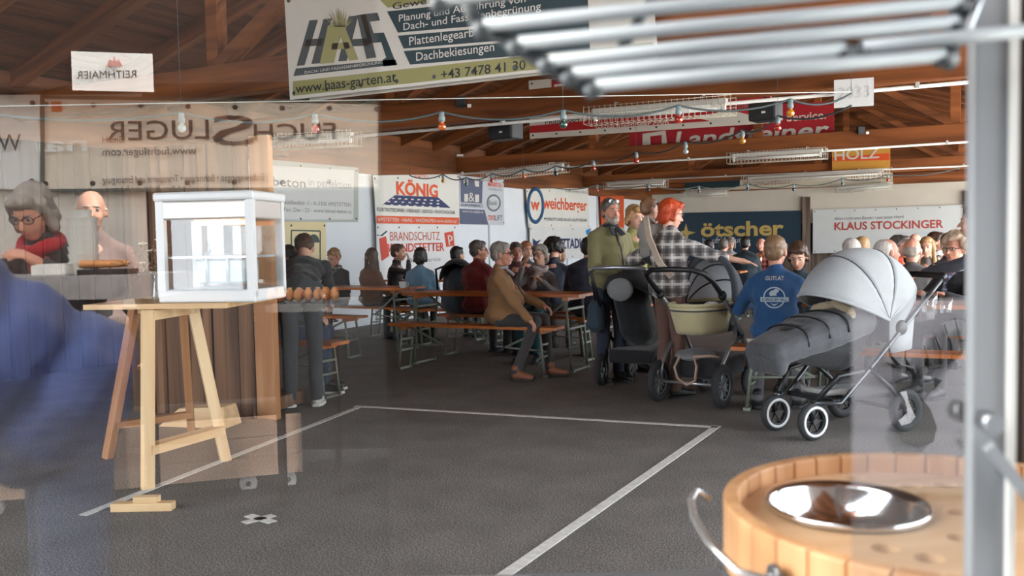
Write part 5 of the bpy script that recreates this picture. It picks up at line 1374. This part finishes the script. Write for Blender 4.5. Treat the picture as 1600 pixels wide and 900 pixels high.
# drying rack of pale rods hung over the hatch
rod_m, conn_m = mat('rod_white', (158, 166, 170), .4), mat('connector_grey', (70, 76, 80), .5)
ra = C(.2, .86, 2.1)
rk = thing('rod_rack', 'hanging rack of pale parallel rods with dark grey connectors', 'rack', ra)
def D(px, py, dep): return at_d(px, py, dep) - ra
rods = [((690, -2), (1150, -48)), ((756, 39), (1500, -32)), ((810, 67), (1500, 3)), ((858, 95), (1494, 33)), ((894, 114), (1318, 76)), ((930, 133), (1474, 86)), ((1346, 74), (1640, 44))]
for i, (a, b) in enumerate(rods):
    MB().tube([D(*a, .86), D(*b, .86)], .0068, 12).build('rod', rod_m, rk)
    for p, k in ((a, -1), (b, 1)):
        if p[0] > 1600: continue
        MB().tube([D(p[0] + k * 14, p[1] + 10, .868), D(p[0] - k * 10, p[1] + 2, .862)], .0095, 10).build('connector', conn_m, rk)
MB().tube([D(700, -60, .90), D(742, 30, .88), D(845, 95, .875), D(925, 142, .87)], .0085, 8).build('side_rail', conn_m, rk)
MB().tube([D(1040, -40, .90), D(1000, 30, .88), D(930, 142, .875)], .006, 8).build('cross_stay', conn_m, rk)
MB().tube([D(1530, -40, .87), D(1503, 30, .872), D(1478, 96, .872)], .0085, 8).build('side_rail', conn_m, rk)
MB().tube([D(1545, -40, .86), D(1512, 44, .86), D(1490, 80, .865)], .004, 8).build('hook', silver, rk)
for x in (1060, 1500): MB().tube([D(x, -40, .9), D(x, -420, .9)], .006, 8).build('hanger', conn_m, rk)
bx = MB().box((0, 0, 0), (2.6, .1, .1)).build('beam', pst); bx.location = C(.2, .87, 2.33); bx.rotation_euler.z = YAW; tag(bx, kind='structure')
# wooden tub with steel bowl and round cup holes
tc_ = C((1490 - 800) / F * 1.27, 1.27, .607)
tub = thing('wooden_tub', 'round pale wooden tub with a holed inset board and wire handles', 'tub', tc_, YAW + R(10))
tubw = wood('tub_stave', (206, 160, 116), (182, 130, 86), 'z', .5, 7, .06, False); tubt = wood('tub_board', (222, 186, 148), (204, 162, 120), 'x', .5, 6, .0, False)
RT, HTB, NS = .320, .285, 38
dk_tub = wood('tub_floor_wood', (120, 84, 56), (86, 58, 38), 'x', .7, 6)
sv = MB(); a0 = math.pi / NS * .985
def seg(r0, r1, z0, z1, a):
    vs = []
    for z in (z0, z1):
        for r_ in (r0, r1):
            for k in (-1, 0, 1): vs.append((r_ * math.cos(k * a), r_ * math.sin(k * a), z))
    return vs, [(0, 1, 4, 3), (1, 2, 5, 4), (6, 9, 10, 7), (7, 10, 11, 8), (0, 6, 7, 1), (1, 7, 8, 2), (3, 4, 10, 9), (4, 5, 11, 10), (0, 3, 9, 6), (2, 8, 11, 5)]
sv = MB().add(*seg(RT - .023, RT, 0, HTB, a0)).mesh('stave', tubw)
for i in range(NS):
    o = bpy.data.objects.new('stave', sv); COL.objects.link(o); o.parent = tub; o.rotation_euler.z = 2 * math.pi * i / NS; 
    o.scale = (1, 1, 1)
    b = o.modifiers.new('bevel', 'BEVEL'); b.width = .004; b.segments = 2
for z in (.05, .17): MB().lathe([(RT + .0005, z), (RT + .003, z), (RT + .003, z + .018), (RT + .0005, z + .018)], 48).build('hoop', mat('hoop_steel', (140, 142, 144), .35, .8), tub)
# inset board with real holes: triangulated disc, hole walls added
from mathutils.geometry import delaunay_2d_cdt
loops = []
def circ(cx, cy, r_, n=40): loops.append((cx, cy, r_, n))
circ(0, 0, RT - .0235, 64)
ZB = HTB - .031
inv = Matrix.Rotation(-(YAW + R(10)), 3, 'Z')
def tub_px(px, py, z): return inv @ (at_z(px, py, tc_.z + z) - tc_)
bowl_c = tub_px(1322, 796, ZB); BR = .119
circ(bowl_c.x, bowl_c.y, BR * .93, 48)
holes = [(1334, 746), (1400, 742), (1460, 740), (1420, 759), (1475, 757), (1446, 775), (1382, 856), (1452, 872), (1496, 800), (1500, 840), (1525, 775), (1545, 815)]
for px, py in holes:
    c = tub_px(px, py, ZB)
    if c.xy.length < RT - .046 and (c.xy - bowl_c.xy).length > BR + .022: circ(c.x, c.y, .0195, 20)
v2, e2 = [], []
for cx, cy, r_, n in loops:
    k0 = len(v2); v2 += [Vector((cx + r_ * math.cos(2 * math.pi * i / n), cy + r_ * math.sin(2 * math.pi * i / n))) for i in range(n)]
    e2 += [(k0 + i, k0 + (i + 1) % n) for i in range(n)]
ov, oe, of, *_r = delaunay_2d_cdt(v2, e2, [], 0, 1e-6)
def solid(f):
    c = sum((ov[i] for i in f), Vector((0, 0))) / len(f)
    return all((c - Vector((cx, cy))).length > r_ * .985 for cx, cy, r_, n in loops[1:])
ff = [tuple(f) for f in of if solid(f)]
bb = MB().add([(v.x, v.y, 0) for v in ov], ff).add([(v.x, v.y, -.022) for v in ov], [f[::-1] for f in ff])
for cx, cy, r_, n in loops: bb.lathe([(r_, -.022), (r_, 0)], n, (cx, cy, 0))
o = bb.build('inset_board', tubt, tub); o.location = (0, 0, ZB)
MB().lathe([(.001, ZB - .2), (RT - .024, ZB - .2)], 48).build('tub_floor', dk_tub, tub)
for a in (R(180), R(0)):
    ca, sa = math.cos(a), math.sin(a)
    def hp(r_, y, z): return Vector((r_ * ca - y * sa, r_ * sa + y * ca, z))
    q_ = -ca
    MB().tube([hp(r_, y * q_, z) for r_, y, z in ((RT - .01, .10, .243), (RT + .02, .10, .243), (RT + .048, .09, .25), (RT + .062, .03, .268), (RT + .058, -.03, .282), (RT + .04, -.09, .29), (RT + .012, -.14, .288), (RT - .015, -.155, .27))], .0052, 8).build('wire_handle', mat('handle_steel', (206, 208, 208), .25, .8), tub)
    MB().cyl(hp(RT - .002, .10 * q_, .243), hp(RT + .006, .10 * q_, .243), .016, n=12).build('handle_plate', mat('hoop_steel', (140, 142, 144)), tub)
bl = thing('steel_bowl', 'shiny round steel bowl sunk into the wooden tub', 'bowl', tc_ + Matrix.Rotation(YAW + R(10), 3, 'Z') @ Vector((bowl_c.x, bowl_c.y, ZB)))
st_m = mat('polished_steel', (216, 218, 220), .12, 1.0)
MB().lathe([(BR + .002, .004), (BR + .003, .010), (BR, .0135), (BR - .006, .012), (BR - .010, .004), (BR * .86, -.03), (BR * .6, -.058), (BR * .3, -.068), (.001, -.07)], 56).build('bowl_shell', st_m, bl)

# ================================================================= the serving kiosk behind the viewer, seen in the sashes
KF = FWD                                                                   # it faces the sash
def KP(px, dep, z): 
    p = at_d(px, 400, dep); p = mir(p); p.z = z; return p
kx = -RGT
def kbox(name, px0, px1, d0, d1, z0, z1, m, parent=None):
    """box seen (in the sash) between two sight lines at distance d0, from d0 to d1 away, heights z0..z1"""
    a, b = KP(px0, d0, 0), KP(px1, d0, 0); dep = d1 - d0
    w_ = (a - b).dot(RGT); w_ = abs(w_); c = (a + b) / 2 - FWD * dep / 2
    o = MB().box((0, 0, 0), (w_, dep, z1 - z0)).build(name, m, parent); o.location = (c.x, c.y, (z0 + z1) / 2); o.rotation_euler.z = YAW
    return o
dk_w = wood('kiosk_dark', (52, 36, 28), (34, 24, 19), 'x', .7, 4)
KD = 5.5
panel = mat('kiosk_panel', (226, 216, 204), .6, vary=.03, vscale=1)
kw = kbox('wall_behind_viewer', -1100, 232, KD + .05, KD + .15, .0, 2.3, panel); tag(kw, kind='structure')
kd = kbox('wall_behind_viewer', 232, 2200, KD + .05, KD + .15, 0, 2.3, mat('kiosk_shadow', (24, 22, 21), .9)); tag(kd, kind='structure')  # dark sheet standing in for the shaded opening of the kiosk
kt = kbox('trim_3', -1400, 2400, KD - .25, KD + .3, 2.235, 5.4, dk_w); tag(kt, kind='structure')  # fascia made tall and dark so the sash mirrors nothing bright above the banners
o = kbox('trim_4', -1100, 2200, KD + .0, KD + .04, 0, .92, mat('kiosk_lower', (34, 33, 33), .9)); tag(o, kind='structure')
frm = Frame(mir(at_d(600, 300, KD - .02)), -RGT, True)
bt = tarp('kiosk_cream', (228, 214, 196))
gtext = ink('kiosk_grey', (70, 66, 62))
def qm(*pts):                                    # corners given as seen; reading order is reversed by the glass
    L_ = [frm.loc(*p) for p in pts]; return [L_[1], L_[0], L_[3], L_[2]]
b1 = banner('garden_trade_banner', 'cream banner with dark border and serif lettering, seen reversed in the sash', frm, qm((64, 150), (596, 158), (596, 296), (64, 300)), bt, eyelets=(8, 2))
def mtx(t, s, xl, xr_, yb, hpx, m, **k):
    a, b = frm.loc(xr_, yb), frm.loc(xl, yb); c = frm.loc(xr_, yb - hpx); text(t, s, a[0], b[0], a[1], c[1] - a[1], m, y=-.016, **k)
for p, q_ in (((66, 152), (594, 160)), ((68, 152), (68, 298)), ((594, 160), (594, 294)), ((68, 298), (594, 295))):
    a, c = frm.loc(*p), frm.loc(*q_); MB().bar((a[0], -.011, a[1]), (c[0], -.011, c[1]), .012, .02, (0, 0, 1) if abs(p[1] - q_[1]) < 20 else (1, 0, 0)).build('border', mat('border_green', (74, 84, 76), .6), b1)
mtx(b1, 'FUCH', 398, 525, 217, 25, gtext); mtx(b1, 'S', 333, 398, 226, 46, gtext); mtx(b1, 'LUGER', 168, 328, 217, 30, gtext)
mtx(b1, 'GmbH', 162, 196, 223, 10, gtext); mtx(b1, 'www.fuchsluger.com', 162, 308, 241, 12, gtext)
mtx(b1, 'Erdbewegungen • Bohrungen • Transporte und Entsorgung', 162, 414, 282, 11, gtext); mtx(b1, 'Sand, Kies, Erden und Substrate', 164, 300, 300 - 3, 8, gtext)
a = frm.loc(90, 167); MB().box((a[0], -.012, a[1]), (.06, .004, .06)).build('sticker', mat('sticker_orange', (206, 96, 40), .6), b1)
b2 = banner('kiosk_side_banner', 'white banner with pale grey letters at the kiosk corner, seen reversed in the sash', frm, qm((-700, 146), (62, 148), (62, 296), (-700, 292)), tarp('kiosk_white', (232, 228, 222)), eyelets=(8, 2))
mtx(b2, 'W', 0, 36, 236, 26, gtext)
w_s = mat('sign_white', (246, 244, 240), .4)
mtx(b1, 'nal', 58, 138, 236, 24, w_s, bold=.01)
fr9 = Frame(mir(at_d(170, 110, KD - .32)), -RGT, True)
L_ = [fr9.loc(*p) for p in ((111, 80), (238, 84), (240, 144), (113, 141))]
b3 = banner('paper_sign', 'white paper sign with thin capitals on the dark fascia, seen reversed in the sash', fr9, [L_[1], L_[0], L_[3], L_[2]], mat('paper_bright', (240, 236, 230), .6), 'sign', eyelets=None, th=.004)
a, b = fr9.loc(214, 122), fr9.loc(121, 120); c = fr9.loc(214, 110); text(b3, 'REITHMAIER', a[0], b[0], a[1], c[1] - a[1], gtext, y=-.008)
cr_ = fr9.loc(180, 102); MB().poly([(cr_[0] + x * .09, cr_[1] + .02 + z * .07) for x, z in ((-.5, -.4), (-.3, .2), (-.1, 0), (0, .5), (.1, 0), (.3, .2), (.5, -.4))], .003, off=(0, -.01, 0)).build('crest', ink('crest_red', (206, 150, 140)), b3)
# counter shelf, cups and people at it
sh = kbox('kiosk_shelf', -500, 236, 3.25, 3.75, 1.10, 1.185, mat('shelf_stone', (150, 148, 150), .6, vary=.15, vscale=25)); tag(sh, 'grey stone-look serving shelf of the kiosk, seen in the sash', 'shelf')
for px in (-200, 215): 
    o = kbox('shelf_leg', px, px + 14, 3.4, 3.45, 0, 1.10, dk_w, None); o.parent = sh; o.matrix_parent_inverse = sh.matrix_basis.inverted()
def KM(px, dep, phi):
    p = mir(at_d(px, 400, dep)); f = mdir(facing(px, phi)); return (p.x, p.y, 0), f
p, f = KM(114, 4.12, -30)
person('woman with grey bob and spectacles leaning over the kiosk shelf, red scarf', p, f, H=1.64, lean=.5, hp=.5, hair=('bob', H_grey), glasses=True, fem=True, top=C_dark, scarf=cloth('red_scarf', (176, 30, 44)), sk=1, hands={'L': (-.16, .5, 1.22), 'R': (.16, .5, 1.22)})
p, f = KM(146, 4.75, 0)
person('bald man in pale brown sweater behind the kiosk woman', p, f, H=1.60, hair=('bald', H_white), top=cloth('pale_brown', (142, 122, 118)), sk=0)
for i, (px, n_) in enumerate(((122, 7), (131, 8), (140, 7))):
    st2 = thing('cup', ('tallest white cup stack on the kiosk shelf', 'white cup stack in the middle of the kiosk shelf', 'white cup stack closest to the pastry on the kiosk shelf')[i], 'cups', KP(px, 3.45, 1.185), 0, 'cup stacks on the kiosk shelf')
    for k in range(n_): MB().lathe([(.024, k * .028), (.036, k * .028 + .05), (.038, k * .028 + .052), (.034, k * .028 + .05), (.02, k * .028 + .004)], 12).build('cup', white_plastic, st2)
nb = thing('napkin_pack', 'white napkin pack on the kiosk shelf', 'napkins', KP(84, 3.4, 1.185), YAW)
MB().box((0, 0, .02), (.13, .1, .04)).build('pack', white_plastic, nb, bevel=.006); MB().box((0.01, 0, .042), (.11, .09, .006)).build('top_napkin', white_plastic, nb)
ps = thing('pastry_tray', 'tray of golden pastries on the kiosk shelf', 'pastries', KP(168, 3.45, 1.185), YAW)
MB().box((0, 0, .01), (.18, .13, .02)).build('tray', blackf, ps)
past = mat('pastry_crust', (204, 138, 80), .6, vary=.2, vscale=30)
for i in range(6): MB().cap((-.06 + .05 * (i % 3) - .02, -.03 + .06 * (i // 3), .04), (-.06 + .05 * (i % 3) + .02, -.02 + .06 * (i // 3), .042), .017, .014, 8).build('pastry', past, ps)
# bread display to the side
bd = kbox('bread_counter', 412, 530, 4.2, 4.8, .97, 1.0, mat('shelf_grey', (128, 126, 124), .6)); tag(bd, 'grey bread display board of the kiosk, seen in the sash', 'shelf')
o = kbox('counter_leg', 424, 434, 4.3, 4.35, 0, .97, dk_w); o.parent = bd; o.matrix_parent_inverse = bd.matrix_basis.inverted()
o = kbox('counter_leg', 514, 522, 4.3, 4.35, 0, .97, dk_w); o.parent = bd; o.matrix_parent_inverse = bd.matrix_basis.inverted()
random.seed(9)
for i, px in enumerate((422, 437, 451, 466, 480, 495, 508, 521)):
    l = thing('bread_loaf', 'loaf %s on the bread display board of the kiosk' % ('nearest the hut post', 'second from the hut post', 'third from the hut post', 'fourth from the hut post', 'fifth from the hut post', 'third from the far end', 'second from the far end', 'at the far end')[i], 'bread', KP(px, 4.4, 1.0), YAW + random.uniform(-.3, .3), 'loaves on the bread display')
    MB().ell((0, 0, .04), (.022, .05, .034)).build('crust', past, l); MB().bar((-.01, 0, .074), (.01, .005, .074), .008, .004).build('score', pine, l)
# wheeled front box
ca, cb = mir(at_d(-80, 700, 4.2)), mir(at_d(472, 700, 4.72))
dv = (cb - ca); dv.z = 0; L_ = dv.length; an = math.atan2(dv.y, dv.x)
tl = thing('wheeled_box', 'long pale wooden box on white castors, seen in the sash', 'cart', ((ca.x + cb.x) / 2, (ca.y + cb.y) / 2, 0), an)
ply = wood('pale_ply', (232, 200, 176), (214, 176, 150), 'x', .5, 4, .03, False)
nside = 1 if Vector((-math.sin(an), math.cos(an), 0)).dot(FWD) < 0 else -1
for i in range(3): MB().box((0, nside * .02, .14 + i * .104), (L_, .025, .101)).build('board', ply, tl)
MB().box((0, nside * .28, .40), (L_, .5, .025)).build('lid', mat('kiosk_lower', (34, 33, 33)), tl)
MB().box((0, nside * .52, .24), (L_, .025, .3)).build('rear_board', ply, tl)
for u in (.33, .455, -.4):
    wm_ = MB().cyl((u * L_, nside * .06 - .02, .045), (u * L_, nside * .06 + .02, .045), .045, n=18).build('castor', mat('castor_white', (226, 228, 230), .4), tl)
    MB().cyl((u * L_, nside * .06 - .022, .045), (u * L_, nside * .06 + .022, .045), .014, n=10).build('castor_hub', blackf, wm_)
# person in the blue jacket close to the sash
p, f = KM(98, 2.0, -82)
person('person in bright blue jacket and jeans bending over close to the glass sash', p, f, H=1.74, hair=('short', H_dark), top=cloth('bright_blue', (44, 62, 112)), bottom=cloth('blue_jeans', (42, 62, 100)), bulk=.085, lean=.95, hands={'L': (-.14, .75, .62), 'R': (.14, .75, .60)}, hp=.2)
# grey board with stag emblem, seen in the low side pane
def mir2(p): p = Vector(p); return p + FWD * 2 * (.92 - p.dot(FWD))
class F2(Frame):
    def loc(s, px, py):
        o, d = mir2(EYE), mdir(ray(px, py)); t = (s.o - o).dot(s.n) / d.dot(s.n); p = o + d * t
        return ((p - s.o).dot(s.x), p.z - s.o.z)
f2 = F2(mir2(at_d(1420, 600, 4.2)), -RGT, True)
L_ = [f2.loc(*p) for p in ((1180, 380), (1640, 380), (1640, 760), (1180, 760))]
L_ = [(a, max(b, .05 - f2.o.z)) for a, b in L_]
sg = banner('stag_board', 'grey board with dark stag head emblem, seen in the low side pane', f2, [L_[1], L_[0], L_[3], L_[2]], mat('board_grey', (120, 120, 128), .7), 'board', eyelets=None, th=.03)
stag_m, stag_l = ink('stag_dark', (14, 18, 20)), ink('stag_light', (40, 46, 50))
def sp(pts, m=stag_m, y=-.012):
    patch(sg, [f2.loc(*p) for p in pts], m, 'emblem', y)
sp([(1397, 596), (1412, 590), (1428, 586), (1436, 594), (1437, 618), (1452, 640), (1462, 668), (1456, 690), (1432, 699), (1408, 690), (1396, 668), (1402, 650), (1416, 640), (1412, 624), (1400, 616)])
sp([(1436, 606), (1444, 594), (1460, 590), (1470, 594), (1458, 608), (1446, 612)])
def ant(pts, r0=.016): 
    P_ = [f2.loc(*p) for p in pts]; MB().tube([(a, -.014, b) for a, b in P_], [r0 - (r0 * .6) * i / (len(P_) - 1) for i in range(len(P_))], 6).build('emblem', stag_m, sg)
ant([(1428, 590), (1424, 575), (1404, 570), (1390, 556), (1388, 538)]); ant([(1406, 571), (1396, 572), (1384, 566)], .011); ant([(1420, 575), (1412, 560), (1414, 545)], .010)
ant([(1432, 590), (1440, 576), (1470, 570), (1496, 556), (1508, 530), (1506, 498)]); ant([(1446, 574), (1448, 556), (1442, 540)], .012); ant([(1468, 570), (1468, 546), (1460, 526)], .012); ant([(1488, 562), (1484, 536), (1474, 506)], .012); ant([(1502, 546), (1496, 520), (1490, 496)], .010)
sp([(1404, 612), (1414, 610), (1418, 628), (1428, 650), (1420, 660), (1406, 664), (1402, 656), (1416, 644), (1412, 626)], ink('stag_pale', (170, 172, 178)), -.016)
f3 = f2
a, b = f2.loc(1520, 872), f2.loc(1462, 866)
flush_text()
bpy.context.view_layer.update()
